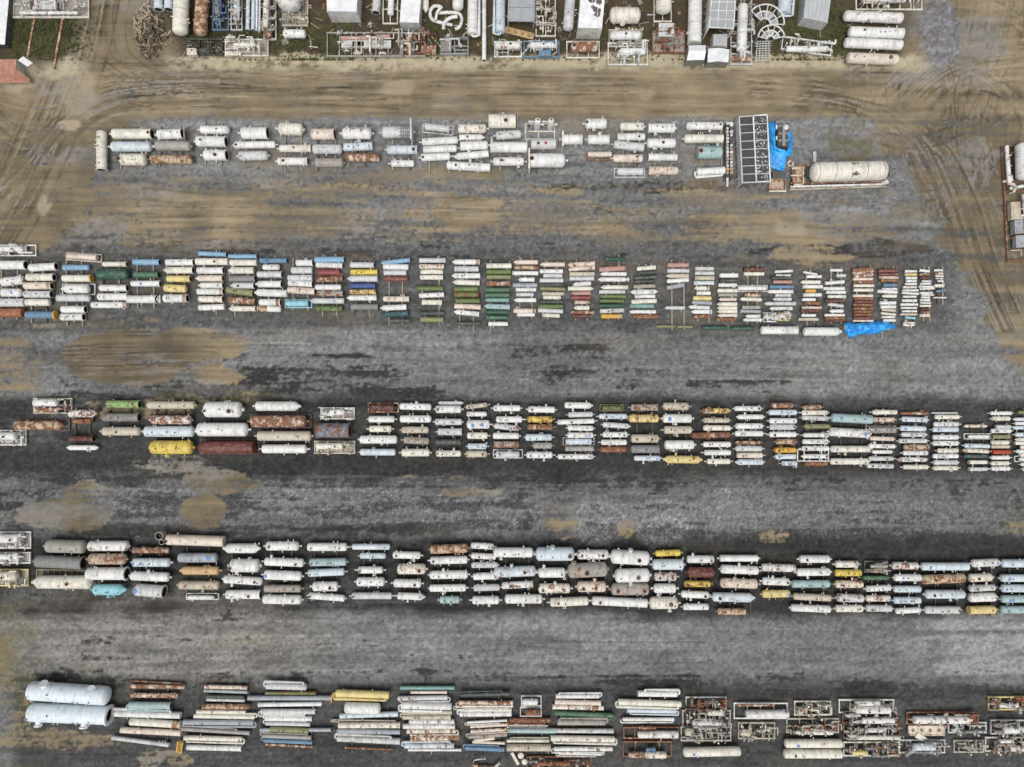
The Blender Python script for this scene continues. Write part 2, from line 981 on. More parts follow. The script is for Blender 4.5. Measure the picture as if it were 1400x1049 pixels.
105 595 365 46 C3 nn dy12
125 680 430 46 g nu dy25
155 612 508 54 k2 nu
-130 690 588 44 G2 nn dy5
90 700 665 56 C2 nu dy10
190 700 697 30 L nu dy8
120 680 762 42 W2 un
165 580 810 26 W uu dy10
# 10
925 1300 235 56 W nu dy5
735 1335 322 58 C un dy20
820 1290 398 42 L nu dy8
780 1270 478 38 W2 un
785 1320 610 115 R skid t:W:920:1315:625:65 t:E:930:1100:562:28
780 1250 765 150 R skid t:R:830:990:820:55 t:C:990:1200:820:62 t:S:1000:1095:768:36
-140 480 900 130 R skid t:R:0:280:905:40 j:E
@ 610 915 7
# 0
210 545 920 60 E scrap
620 775 850 120 c scrap
@ 920 915 7
# 11
120 515 335 140 G skid j:R t:C:325:490:418:52
90 555 475 165 c skid j:K t:G:180:470:512:55
75 560 620 140 c skid j:K t:c:110:200:600:70
95 650 788 88 C1 dd blue193 dy-10
# 12
582 1100 400 155 W skid t:W:690:1112:428:72 t:R:620:960:345:22
625 980 590 160 c skid j:c t:c:640:760:610:60
@ 1060 915 7
# 13
182 535 375 140 C skid j:c t:c:200:290:400:80
105 610 540 140 c skid t:C:190:345:605:36 t:W:350:555:595:62 j:E
85 642 710 82 C1 dd blue205
75 625 808 85 C1 dn hole178
# 14
608 1140 355 130 C skid t:W:755:1105:390:70 t:W:755:1000:325:50 j:K
640 1170 465 110 R skid t:W:825:1140:492:56 j:K
650 1195 590 150 R skid j:K t:G:860:1060:585:40 t:C:700:1195:655:42
652 1190 760 140 C skid j:E t:Y:730:885:800:40 dy-10
@ 1200 915 7
# 15
275 925 470 120 R skid t:W:330:905:485:72 j:E
295 640 588 90 P2 plate
205 648 740 130 G skid t:L:330:550:745:65 j:G
# 16
675 1045 560 105 G skid j:G
728 1020 740 120 c skid j:c
# 17
1060 1500 328 130 Y skid t:W:1130:1350:350:36 j:E
1080 1500 555 140 G skid t:W:1190:1400:580:65 j:K
1030 1500 720 140 C skid t:W:1240:1450:760:50 t:W:1160:1300:690:36 j:E
"""

def P(px, py, z=0.0):
    k = S * (1 - z / H)
    return ((px - 700) * k, -(py - 524.5) * k)

def lin(c):
    return tuple((v / 255 / 12.92) if v / 255 <= 0.04045 else ((v / 255 + 0.055) / 1.055) ** 2.4 for v in c)

PAL = {
 'W': ((241, 241, 237), 'white'), 'G': ((216, 218, 217), 'pale grey'), 'K': ((138, 138, 136), 'mid grey'),
 'D': ((78, 80, 80), 'dark grey'), 'k': ((172, 168, 160), 'worn grey'), 'C': ((240, 236, 221), 'cream'),
 'c': ((208, 199, 179), 'tan'), 'P': ((236, 222, 205), 'peach'), 'p': ((196, 152, 142), 'dusty pink'),
 'y': ((234, 208, 92), 'bright yellow'),
 'Y': ((236, 216, 146), 'pale yellow'), 'A': ((226, 176, 66), 'amber'), 'a': ((210, 176, 126), 'ochre'),
 'L': ((216, 228, 234), 'pale blue'), 'b': ((142, 184, 212), 'sky blue'),
 'l': ((146, 192, 120), 'light green'), 'B': ((58, 88, 148), 'blue'),
 'S': ((104, 142, 172), 'steel blue'), 's': ((170, 178, 184), 'blue grey'), 'N': ((34, 86, 66), 'dark green'),
 'n': ((66, 76, 70), 'slate green'), 'g': ((74, 116, 86), 'mid green'), 'O': ((100, 122, 62), 'olive green'),
 'o': ((142, 144, 100), 'khaki'), 'T': ((128, 172, 164), 'teal grey'), 't': ((172, 198, 198), 'pale teal'),
 'U': ((32, 84, 90), 'deep teal'), 'M': ((150, 66, 64), 'dull red'), 'm': ((126, 70, 62), 'brown red'),
 'R': ((92, 46, 38), 'dark rust'), 'r': ((106, 42, 32), 'oxide red'), 'E': ((172, 100, 66), 'orange rust'),
 'Q': ((158, 218, 232), 'pale cyan'), 'q': ((156, 216, 226), 'light turquoise'), 'V': ((182, 66, 40), 'bright orange red'),
}
RUST = [0.17, 0.27, 0.40, 0.50, 0.60, 0.72]
def paint(code, rust=None):
    ch = code[0]
    lv = int(code[1]) if len(code) > 1 and rust is None else (rust or 0)
    c = lin(PAL[ch][0]); ru = RUST[lv]
    if ch in 'ERrm' and lv:            # rust eating through an old pale coat
        c = lin(((206, 186, 158), (200, 182, 160), (214, 204, 188))[lv % 3]); ru = {1: .78, 2: .66, 3: .58, 4: .52}[min(lv, 4)]
    elif ch in 'ERr': ru = .35
    return (c[0] * .80, c[1] * .80, c[2] * .80, ru)

# ------------------------------------------------------------------ materials
def nt(name):
    m = bpy.data.materials.new(name); m.use_nodes = True
    t = m.node_tree; t.nodes.clear()
    out = t.nodes.new('ShaderNodeOutputMaterial'); b = t.nodes.new('ShaderNodeBsdfPrincipled')
    t.links.new(b.outputs[0], out.inputs[0])
    return m, t, b
def N(t, kind, **kw):
    n = t.nodes.new(kind)
    for k, v in kw.items():
        if k.startswith('i_'):
            n.inputs[int(k[2:]) if k[2:].isdigit() else k[2:]].default_value = v
        else:
            setattr(n, k, v)
    return n
def L(t, a, b): t.links.new(a, b)
def mixc(t, fac, a, b, blend='MIX'):
    n = N(t, 'ShaderNodeMix', data_type='RGBA', blend_type=blend)
    for s, v in ((n.inputs[0], fac), (n.inputs[6], a), (n.inputs[7], b)):
        if hasattr(v, 'is_linked'): L(t, v, s)
        elif isinstance(v, (int, float)): s.default_value = v
        else: s.default_value = (*v[:3], 1)
    return n.outputs[2]
def math_(t, op, a, b=None, c=None, clamp=False):
    n = N(t, 'ShaderNodeMath', operation=op, use_clamp=clamp)
    for i, v in enumerate((a, b, c)):
        if v is None: continue
        if hasattr(v, 'is_linked'): L(t, v, n.inputs[i])
        else: n.inputs[i].default_value = v
    return n.outputs[0]
def ramp(t, x, lo, hi, tlo=0.0, thi=1.0):
    n = N(t, 'ShaderNodeMapRange', interpolation_type='SMOOTHSTEP')
    for i, v in enumerate((x, lo, hi, tlo, thi)):
        if hasattr(v, 'is_linked'): L(t, v, n.inputs[i])
        else: n.inputs[i].default_value = v
    return n.outputs[0]
def noise(t, vec, scale, detail=3, rough=.6):
    n = N(t, 'ShaderNodeTexNoise'); n.inputs['Scale'].default_value = scale
    n.inputs['Detail'].default_value = detail; n.inputs['Roughness'].default_value = rough
    L(t, vec, n.inputs['Vector']); return n.outputs['Fac']

def make_paint():
    m, t, b = nt('weathered_paint')
    oi = N(t, 'ShaderNodeObjectInfo'); tc = N(t, 'ShaderNodeTexCoord')
    rv = N(t, 'ShaderNodeVectorMath', operation='SCALE'); rv.inputs[0].default_value = (61, 37, 83)
    L(t, oi.outputs['Random'], rv.inputs['Scale'])
    add = N(t, 'ShaderNodeVectorMath', operation='ADD')
    L(t, tc.outputs['Object'], add.inputs[0]); L(t, rv.outputs[0], add.inputs[1])
    v = add.outputs[0]
    st = N(t, 'ShaderNodeVectorMath', operation='MULTIPLY'); st.inputs[1].default_value = (4.5, .5, .5)
    L(t, v, st.inputs[0])
    base = oi.outputs['Color']
    grime = ramp(t, noise(t, v, .9, 4, .65), .45, .68, 0, .5)
    streak = ramp(t, noise(t, st.outputs[0], 1.0, 3, .6), .49, .70, 0, .6)
    chalk = ramp(t, noise(t, v, 2.2, 2), .5, .75, 0, .22)
    c = mixc(t, chalk, base, (.62, .62, .6))
    dirtc = mixc(t, .62, base, (.10, .088, .07))
    wear = math_(t, 'MULTIPLY_ADD', oi.outputs['Alpha'], 1.6, .60, clamp=True)
    c = mixc(t, math_(t, 'MULTIPLY', grime, wear), c, dirtc)
    c = mixc(t, math_(t, 'MULTIPLY', streak, wear), c, dirtc)
    spots = ramp(t, noise(t, v, 3.6, 3, .7), .63, .68, 0, .55)
    c = mixc(t, spots, c, mixc(t, .8, base, (.06, .052, .042)))
    # faint girth seams
    sx = N(t, 'ShaderNodeSeparateXYZ'); L(t, v, sx.inputs[0])
    fr = math_(t, 'FRACT', math_(t, 'MULTIPLY', sx.outputs[0], .48))
    seam = math_(t, 'MULTIPLY', math_(t, 'LESS_THAN', fr, .03), .22)
    c = mixc(t, seam, c, dirtc)
    rn = noise(t, v, 1.35, 7, .68)
    rn2 = noise(t, st.outputs[0], .8, 5, .65)
    rr = math_(t, 'ADD', math_(t, 'MULTIPLY', rn, .68), math_(t, 'MULTIPLY', rn2, .32))
    al = oi.outputs['Alpha']
    thr = math_(t, 'MULTIPLY_ADD', al, -.40, .715)
    thr2 = math_(t, 'ADD', thr, .045)
    rmask = ramp(t, rr, thr, thr2, 0, .92)
    halo = ramp(t, rr, math_(t, 'ADD', thr, -.07), thr2, 0, .5)
    rcol = mixc(t, ramp(t, noise(t, v, 4.5, 4, .7), .35, .65), (.085, .026, .012), (.29, .118, .047))
    c = mixc(t, halo, c, mixc(t, .6, base, (.36, .19, .085)))
    c = mixc(t, rmask, c, rcol)
    L(t, c, b.inputs['Base Color'])
    L(t, math_(t, 'MULTIPLY_ADD', rmask, .25, .58), b.inputs['Roughness'])
    bp = N(t, 'ShaderNodeBump'); bp.inputs['Strength'].default_value = .25; bp.inputs['Distance'].default_value = .04
    L(t, noise(t, v, 3.0, 4), bp.inputs['Height']); L(t, bp.outputs[0], b.inputs['Normal'])
    return m
PAINT = make_paint()

def flat_mat(name, a, bcol, scale=3.0, rough=.8, stretch=(1, 1, 1), bump=0.0):
    m, t, b = nt(name)
    tc = N(t, 'ShaderNodeTexCoord'); oi = N(t, 'ShaderNodeObjectInfo')
    rv = N(t, 'ShaderNodeVectorMath', operation='SCALE'); rv.inputs[0].default_value = (31, 57, 13)
    L(t, oi.outputs['Random'], rv.inputs['Scale'])
    st = N(t, 'ShaderNodeVectorMath', operation='MULTIPLY_ADD'); st.inputs[1].default_value = stretch
    L(t, tc.outputs['Object'], st.inputs[0]); L(t, rv.outputs[0], st.inputs[2])
    f = ramp(t, noise(t, st.outputs[0], scale, 5, .65), .36, .66)
    L(t, mixc(t, f, a, bcol), b.inputs['Base Color']); b.inputs['Roughness'].default_value = rough
    if bump:
        bp = N(t, 'ShaderNodeBump'); bp.inputs['Strength'].default_value = bump
        L(t, noise(t, st.outputs[0], scale * 3, 3), bp.inputs['Height']); L(t, bp.outputs[0], b.inputs['Normal'])
    return m
BORE = flat_mat('bore_dark', (.012, .010, .009), (.05, .028, .018), 4)  # dark rust, near-black so the shade inside openings is in the colour
TIMBER = flat_mat('old_timber', (.22, .18, .125), (.42, .36, .27), 3, .9, (1, 8, 1), .3)
DARKTIMBER = flat_mat('dark_timber', (.045, .038, .03), (.13, .105, .075), 3, .9, (1, 8, 1), .3)
TARP = flat_mat('blue_tarp', (.006, .17, .56), (.05, .46, .90), 1.6, .42, (1, 1, 1), .9)
MESHG = flat_mat('fan_mesh', (.030, .030, .031), (.075, .075, .076), 9, .7)
GRATE = flat_mat('grating', (.26, .28, .29), (.38, .40, .41), 7, .55)
FAB = flat_mat('cover_fabric', (.06, .15, .42), (.16, .33, .66), 6, .5)
REDC = flat_mat('red_lid', (.20, .03, .025), (.33, .06, .04), 5, .5)
ENGINE = flat_mat('engine_iron', (.02, .02, .02), (.17, .17, .165), 5, .5, (1, 1, 1), .4)
ROOFM = flat_mat('roof_sheet', (.62, .63, .64), (.78, .79, .79), 1.2, .5, (1, 1, 1))
ROOFG = flat_mat('grey_roof_sheet', (.36, .38, .39), (.47, .49, .5), 2.0, .5, (6, .4, 1))
TERRA = flat_mat('terracotta_roof', (.33, .15, .10), (.44, .23, .165), 1.5, .7)
PIPEB = flat_mat('timber_bits', (.10, .075, .05), (.36, .28, .18), 1.2, .9)

# ------------------------------------------------------------------ mesh helpers
class MB:
    def __init__(s): s.v = []; s.f = []; s.m = []
    def add(s, vs, fs, mi=0):
        o = len(s.v); s.v += [tuple(q) for q in vs]
        s.f += [tuple(i + o for i in f) for f in fs]; s.m += [mi] * len(fs)
    def box(s, c, d, rz=0.0, mi=0, ch=0.0):
        x, y, z = d[0] / 2, d[1] / 2, d[2] / 2
        ca, sa = math.cos(rz), math.sin(rz)
        vs = []
        for k in (-z, z):
            for i, j in ((-x, -y), (x, -y), (x, y), (-x, y)):
                vs.append((c[0] + i * ca - j * sa, c[1] + i * sa + j * ca, c[2] + k))
        s.add(vs, [(3, 2, 1, 0), (4, 5, 6, 7), (0, 1, 5, 4), (1, 2, 6, 5), (2, 3, 7, 6), (3, 0, 4, 7)], mi)
    def beam(s, a, b, w, h, mi=0):
        a = Vector(a); b = Vector(b); d = b - a
        if d.length < 1e-4: return
        dn = d.normalized()
        up = Vector((0, 0, 1)) if abs(dn.z) < .95 else Vector((1, 0, 0))
        sd = dn.cross(up).normalized(); up = sd.cross(dn)
        vs = []
        for q in (a, b):
            for i, j in ((-1, -1), (1, -1), (1, 1), (-1, 1)):
                vs.append(q + sd * (i * w / 2) + up * (j * h / 2))
        s.add(vs, [(3, 2, 1, 0), (4, 5, 6, 7), (0, 1, 5, 4), (1, 2, 6, 5), (2, 3, 7, 6), (3, 0, 4, 7)], mi)
    def tube(s, pts, r, seg=8, mi=0, cap=True):
        pts = [Vector(p) for p in pts]; n = len(pts); rings = []
        ref = None
        for i, p in enumerate(pts):
            d = (pts[min(i + 1, n - 1)] - pts[max(i - 1, 0)]).normalized()
            if ref is None or abs(ref.dot(d)) > .97:
                ref = Vector((0, 0, 1)) if abs(d.z) < .9 else Vector((1, 0, 0))
            a = d.cross(ref).normalized(); b2 = a.cross(d)
            rr = r
            if 0 < i < n - 1:
                d1 = (pts[i] - pts[i - 1]).normalized(); rr = r / max(.6, abs(d1.dot(d)))
            rings.append([p + a * (rr * math.cos(t)) + b2 * (rr * math.sin(t)) for t in [2 * math.pi * k / seg for k in range(seg)]])
        vs = [v for g in rings for v in g]; fs = []
        for i in range(n - 1):
            for k in range(seg):
                k2 = (k + 1) % seg
                fs.append((i * seg + k, i * seg + k2, (i + 1) * seg + k2, (i + 1) * seg + k))
        if cap:
            fs.append(tuple(range(seg))[::-1]); fs.append(tuple((n - 1) * seg + k for k in range(seg)))
        s.add(vs, fs, mi)
    def lathe(s, prof, o=(0, 0, 0), ax='x', seg=16, dark=None):
        """prof: list of (along, radius); revolved about ax through o; dark: index from which faces take slot 1"""
        vs = []; fs = []; ms = []
        n = len(prof)
        for a, r in prof:
            for k in range(seg):
                t = 2 * math.pi * k / seg
                c, q = r * math.cos(t), r * math.sin(t)
                if ax == 'x': vs.append((o[0] + a, o[1] + c, o[2] + q))
                elif ax == 'y': vs.append((o[0] + q, o[1] + a, o[2] + c))
                else: vs.append((o[0] + c, o[1] + q, o[2] + a))
        base = len(s.v); s.v += vs
        for i in range(n - 1):
            for k in range(seg):
                k2 = (k + 1) % seg
                s.f.append((base + i * seg + k, base + i * seg + k2, base + (i + 1) * seg + k2, base + (i + 1) * seg + k))
                s.m.append(1 if dark is not None and (dark[0] <= i < dark[1]) else 0)
    def mesh(s, name, mats):
        me = bpy.data.meshes.new(name)
        me.from_pydata(s.v, [], s.f)
        for m in mats: me.materials.append(m)
        if any(s.m): me.polygons.foreach_set('material_index', s.m)
        me.polygons.foreach_set('use_smooth', [True] * len(s.f))
        me.set_sharp_from_angle(angle=math.radians(38))
        return me
    def build(s, name, color=None, parent=None, mats=None, sharp=False):
        me = s.mesh(name, mats or [PAINT])
        if sharp: me.polygons.foreach_set('use_smooth', [False] * len(s.f))
        return link(name, me, color, parent)

def link(name, me, color=None, parent=None, loc=None, rot=None, scale=None):
    o = bpy.data.objects.new(name, me); COL.objects.link(o)
    if color: o.color = color
    if parent: o.parent = parent
    if loc: o.location = loc
    if rot: o.rotation_euler = rot
    if scale: o.scale = scale
    return o
def thing(name, label, cat, loc=(0, 0, 0), rz=0.0, group=None):
    o = bpy.data.objects.new(name, None); COL.objects.link(o)
    o.empty_display_size = .3
    o.location = loc; o.rotation_euler = (0, 0, rz)
    return tag(o, label, cat, group)
def tag(o, label, cat, group=None):
    o['label'] = label; o['category'] = cat
    if group: o['group'] = group
    return o

# shared small meshes
def _nz():
    b = MB(); b.lathe([(-.3, .0), (-.3, .6), (.75, .6), (.75, 1.0), (1.0, 1.0), (1.0, .0)], ax='z', seg=10)
    return b.mesh('nozzle', [PAINT])
NOZ = _nz()
def _oz():
    b = MB(); b.lathe([(-.6, .0), (-.6, .8), (.6, .8), (.6, 1.0), (1.0, 1.0), (1.0, .74), (.2, .70), (.2, 0.0)], ax='z', seg=16, dark=(5, 7))
    return b.mesh('open_manway', [PAINT, BORE])
OPENM = _oz()
def _mw():
    b = MB(); b.lathe([(-1, .0), (-1, .7), (.72, .7), (.72, 1.0), (1.0, 1.0), (1.0, 0.0)], ax='z', seg=14)
    b.tube([(.95, .0, .4), (.95, .35, .4), (.95, .35, 1.1)], .08, 5)
    return b.mesh('manway', [PAINT])
MANW = _mw()
def _cv():
    b = MB(); pr = [(0, 1.0), (.25, .97), (.5, .78), (.66, .45), (.7, 0.0)]; b.lathe(pr, ax='z', seg=10)
    for i, v in enumerate(b.v):
        k = 1 + .12 * math.sin(i * 2.7); b.v[i] = (v[0] * k, v[1] * k, v[2])
    return b.mesh('cover', [FAB])
COVER = _cv()
RLID = MB(); RLID.lathe([(0, .9), (.3, 1.0), (.5, .9), (.5, 0)], ax='z', seg=14); RLID = RLID.mesh('lid', [REDC])
def _sd():
    b = MB(); b.box((0, 0, .5), (1, 1, 1)); b.box((0, 0, .06), (1.8, 1.1, .12)); return b.mesh('saddle', [PAINT])
SADDLE = _sd()

ORD = ['zeroth', 'first', 'second', 'third', 'fourth', 'fifth', 'sixth', 'seventh', 'eighth', 'ninth', 'tenth', 'eleventh', 'twelfth',
       'thirteenth', 'fourteenth', 'fifteenth', 'sixteenth', 'seventeenth', 'eighteenth', 'nineteenth', 'twentieth', 'twenty-first',
       'twenty-second', 'twenty-third', 'twenty-fourth', 'twenty-fifth', 'twenty-sixth', 'twenty-seventh', 'twenty-eighth',
       'twenty-ninth', 'thirtieth', 'thirty-first', 'thirty-second', 'thirty-third', 'thirty-fourth']
_T = ['', '', 'twenty', 'thirty', 'forty', 'fifty', 'sixty']
while len(ORD) < 70:
    n_ = len(ORD); ORD.append((_T[n_ // 10] + '-' + ORD[n_ % 10]) if n_ % 10 else _T[n_ // 10][:-1] + 'ieth')
ROWN = {0: 'along the top edge', 1: 'first row', 2: 'second row', 3: 'third row', 4: 'fourth row', 5: 'bottom row'}

def end_prof(kind, r, side):
    """profile of one end, running from the tip inward: list of (depth from tip, radius); plus how many bands are dark"""
    if kind == 'd':
        h = .52 * r
        return [(h * (1 - math.cos(a)), r * math.sin(a)) for a in [math.radians(q) for q in (0, 18, 36, 54, 72, 90)]], 0
    if kind == 'c':
        return [(0, 0), (0, .28 * r), (.25 * r, .30 * r), (1.0 * r, .92 * r), (1.15 * r, r)], 0
    if kind in 'f':
        fl = r * 1.13
        return [(.55, 0), (.55, .80 * r), (0, .84 * r), (0, fl), (.12, fl), (.13, r)], 2
    if kind == 'u':
        return [(0, 0), (0, .9 * r), (.1 * r, r)], 0
    t = min(.09, .3 * r)
    return [(.02, 0), (0, .75 * r), (0, r * 1.05), (t, r * 1.05), (t + .01, r)], 0

STATS = {}
def vessel(e, row, col, pos, ncol, noun, name, cat, group):
    """e: parsed entry -> one vessel with its parts"""
    px0, py0, px1, py1, w, code, ends, tok = e
    rpx = w / 2
    r = rpx * S
    lift = .32 if row in (2, 5) else .42
    zc = r + lift
    r *= (1 - zc / H)
    a = Vector(P(px0, py0, zc)); b = Vector(P(px1, py1, zc))
    d = b - a; Ln = d.length; ang = math.atan2(d.y, d.x); mid = (a + b) / 2
    rng = random.Random(int(px0 * 13 + py0 * 7919))
    seg = 22 if r > .55 else (16 if r > .28 else 10)
    colr = paint(code)
    e0 = ends[0] if ends[0] in 'dcfnu' else 'n'; e1 = ends[1] if len(ends) > 1 and ends[1] in 'dcfnu' else 'n'
    # label -----------------------------------------------------------
    lvl = int(code[1]) if len(code) > 1 else 0
    cname = PAL[code[0]][1]
    if code[0] in 'REr': look = cname + ' covered'
    elif lvl == 0: look = cname
    elif lvl == 1: look = 'stained ' + cname
    elif lvl == 2: look = 'rust spotted ' + cname
    elif lvl == 3: look = 'rust streaked ' + cname
    else: look = 'rusted ' + cname
    if noun == 'pipe' and Ln < 1: pass
    extra = ''
    for k in tok:
        if k.startswith('blue'): extra = ' with blue cover'
        elif k.startswith('red'): extra = ' with red lid'
        elif k.startswith('cap'): extra = ' with yellow end flange'
        elif k == 'bandR' and not extra: extra = ' with rusty end'
        elif k == 'bandL' and not extra: extra = ' with rusty end'
        elif k == 'bigpipe': extra = ' with open pipe mouths'
        elif k.startswith('man') and not extra: extra = ' with side manway'
        elif k.startswith('hole') and not extra: extra = ' with open manhole'
        elif k == 'frame' and not extra: extra = ' in skid frame'
    if not extra:
        if 'f' in (e0, e1): extra = ' with open flanged end'
        elif 'u' in (e0, e1): extra = ' with return pipe'
        elif 'c' in (e0, e1): extra = ' with tapered end'
    where = f', {ORD[pos]} down in {ORD[col]} stack of {ROWN[row]}' if row else f', {ORD[pos]} from the left {ROWN[row]}'
    if ncol == 1: where = f', alone in {ORD[col]} stack of {ROWN[row]}'
    import re as _re
    if len(_re.findall(r'[A-Za-z]+', look + noun + ' ' + extra + where)) > 15: look = cname
    if len(_re.findall(r'[A-Za-z]+', look + noun + ' ' + extra + where)) > 15: where = where.replace(' stack of', ' stack,').replace(' down in', ' in')
    if len(_re.findall(r'[A-Za-z]+', look + noun + ' ' + extra + where)) > 15: where = where.replace(' row', '')
    root = thing(name, f'{look} {noun}{extra}{where}', cat, (mid.x, mid.y, 0), ang, group)
    # shell -----------------------------------------------------------
    A, dk0 = end_prof(e0, r, 0); B, dk1 = end_prof(e1, r, 1)
    h = Ln / 2
    prof = [(-h + q, rr) for q, rr in A]
    nb = len(prof)
    nmid = max(1, int(Ln / 2.2))
    for i in range(1, nmid):
        x = -h + A[-1][0] + (Ln - A[-1][0] - B[-1][0]) * i / nmid
        prof.append((x, r))
    prof += [(h - q, rr) for q, rr in reversed(B)]
    m = MB(); m.lathe(prof, (0, 0, zc), 'x', seg)
    if dk0: 
        for i in range(dk0 * seg): m.m[i] = 1
    if dk1:
        for i in range(len(m.m) - dk1 * seg, len(m.m)): m.m[i] = 1
    m.build('shell', colr, root, [PAINT, BORE])
    def xat(k, pre):
        return (float(k[len(pre):]) - px0) / (px1 - px0 + 1e-6) * Ln - h
    up = zc + r
    # end fittings ------------------------------------------------------
    if row in (1, 3, 4) and r > .2:
        for sgn, kd in ((-1, e0), (1, e1)):
            if kd == 'd' and rng.random() < .8:
                q = rng.uniform(.2, .3) * r
                link('end_nozzle', NOZ, colr, root, (sgn * (h - .06), 0, zc), (0, sgn * math.pi / 2, 0), (q, q, rng.uniform(.22, .42)))
    if 'bandR' in tok or 'bandL' in tok:
        sg = 1 if 'bandR' in tok else -1
        q = MB(); x1 = h - (.02 if (e1 if sg > 0 else e0) != 'd' else .5 * r); x0 = x1 - Ln * rng.uniform(.1, .18) * (2.2 if sg < 0 else 1)
        q.lathe([(x0, r * .98), (x0, r * 1.025), (x1, r * 1.025), (x1 + .001, r * .98)], (0, 0, zc), 'x', seg)
        if sg < 0:
            q.v = [(-v[0], v[1], v[2]) for v in q.v]; q.f = [f[::-1] for f in q.f]
        q.build('end_band', paint(rng.choice(['R3', 'E3', 'R4'])), root)
    for k in tok:
        if k.startswith('cap'):
            q = MB(); fr = max(r * 1.22, .35 if row == 5 else 0) * (1.6 if row == 5 else 1)
            q.lathe([(h - .02, 0), (h - .02, fr), (h + .16, fr), (h + .16, fr * .55), (h + .1, fr * .5), (h + .1, 0)], (0, 0, zc), 'x', 20)
            q.build('end_flange', paint('A1'), root)
        elif k == 'cageend':
            q = MB(); q.box((h - .1, 0, 1.3), (.22, r * 3.6, 2.6)); q.build('end_plate', paint('G1'), root)
            q = MB()
            for i in range(5):
                for sy in (-1, 1):
                    q.tube([(h - .35 - i * .28, sy * r * .2, zc + r * .9), (h - .35 - i * .28, sy * r * 1.2, zc + r * .4)], .05, 6)
                q.tube([(h - .35 - i * .28, -r, up + .08), (h - .35 - i * .28, r, up + .08)], .06, 6)
            for sy in (-1, -.3, .3, 1): q.tube([(h - 1.7, sy * r, up + .12), (h - .1, sy * r, up + .12)], .06, 6)
            q.build('pipe_cage', paint('K1'), root)
        elif k == 'plateend':
            q = MB(); sgn = -1; q.box((sgn * (h - .12), 0, r * 1.15 + .1), (.22, r * 3.0, 2 * r + .4)); q.build('end_plate', paint('C1'), root)
        elif k == 'ladderend':
            q = MB()
            for y in (-r * 1.3, r * .0, r * 1.3): q.beam((h + .1, y, .8), (h + .5, y, up + .1), .09, .09)
            for i in range(5): q.beam((h + .1 + i * .1, -r * 1.3, .8 + i * .24), (h + .1 + i * .1, r * 1.3, .8 + i * .24), .09, .09)
            q.build('end_rack', paint('c2'), root)
        elif k == 'valve':
            q = MB(); q.tube([(h, 0, zc), (h + .55, 0, zc)], r * .35, 8); q.lathe([(h + .2, 0), (h + .2, r * .8), (h + .3, r * .8), (h + .3, 0)], (0, 0, zc), 'x', 10)
            q.tube([(h + .4, -r, zc), (h + .4, r, zc)], r * .22, 6); q.build('valve', colr, root)
        elif k == 'bigpipe':
            q = MB()
            q.lathe([(-.6, 0), (-.6, .55), (.5, .55), (.5, .46), (.0, .44), (0, 0)], (-h - .55, .62, up - .4), 'z', 16, dark=(3, 5))
            q.lathe([(-.6, 0), (-.6, .38), (.5, .38), (.5, .31), (.0, .30), (0, 0)], (-h - .25, -.25, up - .6), 'z', 14, dark=(3, 5))
            q.build('pipe_mouth', paint('k2'), root, [PAINT, BORE])
        elif k == 'fan':
            q = MB()
            for i in range(4):
                q.lathe([(0, .12), (.14, .16), (.16, .05), (.16, 0)], (-h * .7 + i * h * .46, 0, up - .02), 'z', 8)
            q.build('top_cap', paint('R1'), root)
        elif k.startswith('hole') or k.startswith('blue') or k.startswith('red'):
            pre = 'hole' if k.startswith('hole') else ('blue' if k.startswith('blue') else 'red')
            x = xat(k, pre); q = min(max(.26 * r, .11), .34) * rng.uniform(.85, 1.15)
            y = -rng.uniform(0, .22) * r
            z = zc + math.sqrt(max(r * r - y * y, 0))
            tl = (math.asin(-y / r) , 0, 0)
            if pre == 'hole':
                rusty = lvl >= 1 or rng.random() < .35
                link('open_manway', OPENM, paint(rng.choice(['R', 'E', 'R2'])) if rusty else colr, root, (x, y, z + .02), tl, (q * (1.25 if rusty else 1.05), q * (1.25 if rusty else 1.05), .13))
            elif pre == 'blue': link('cover', COVER, None, root, (x, y, z - .06), tl, (q * 1.5, q * 1.5, q * 1.1))
            else: link('lid', RLID, None, root, (x, y, z - .03), tl, (q * 1.1, q * 1.1, .22))
        elif k.startswith('man'):
            x = xat(k, 'man'); sg = rng.choice((-1, 1)); q = min(max(.34 * r, .16), .42)
            el = rng.uniform(.1, .5)
            y = sg * r * math.cos(el); z = zc + r * math.sin(el)
            link('manway', MANW, colr, root, (x, y, z), (-sg * (math.pi / 2 - el), 0, 0), (q, q, rng.uniform(.3, .42)))
    if row in (1, 3, 4, 0) and r > .2:
        nn = rng.randint(3, 5) if r > .3 else rng.randint(1, 3)
    elif row in (2, 5): nn = rng.randint(1, 3) if r > .22 else (1 if rng.random() < .35 else 0)
    else: nn = 0
    xs = [rng.uniform(-.42, .42) for _ in range(nn)]
    if nn > 2: xs[1] = xs[0] + .05; xs[2] = xs[0] + .1 if rng.random() < .5 else xs[2]
    sside = rng.choice((-1, 1))
    for i in range(nn):
        q = rng.uniform(.055, .1) * (1.3 if r > .6 else 1)
        top = rng.random() < .3
        el = rng.uniform(.55, 1.1) if top else rng.uniform(-.1, .5)
        sg = sside if rng.random() < .7 else -sside
        y = sg * r * math.cos(el); z = zc + r * math.sin(el)
        link('nozzle', NOZ, colr, root, (xs[i] * Ln * .98, y, z), (-sg * (math.pi / 2 - el), 0, 0), (q, q, rng.uniform(.14, .3)))
    # top bolts / small dark ports
    if r > .3 and rng.random() < (.75 if row in (3, 4) else .35):
        for i in range(rng.randint(2, 4)):
            q = rng.uniform(.08, .15); x = rng.uniform(-.4, .4) * Ln; y = rng.uniform(-.35, .1) * r
            link('open_nozzle', OPENM, colr, root, (x, y, zc + math.sqrt(r * r - y * y) + .01), (math.asin(-y / r), 0, 0), (q, q, .1))
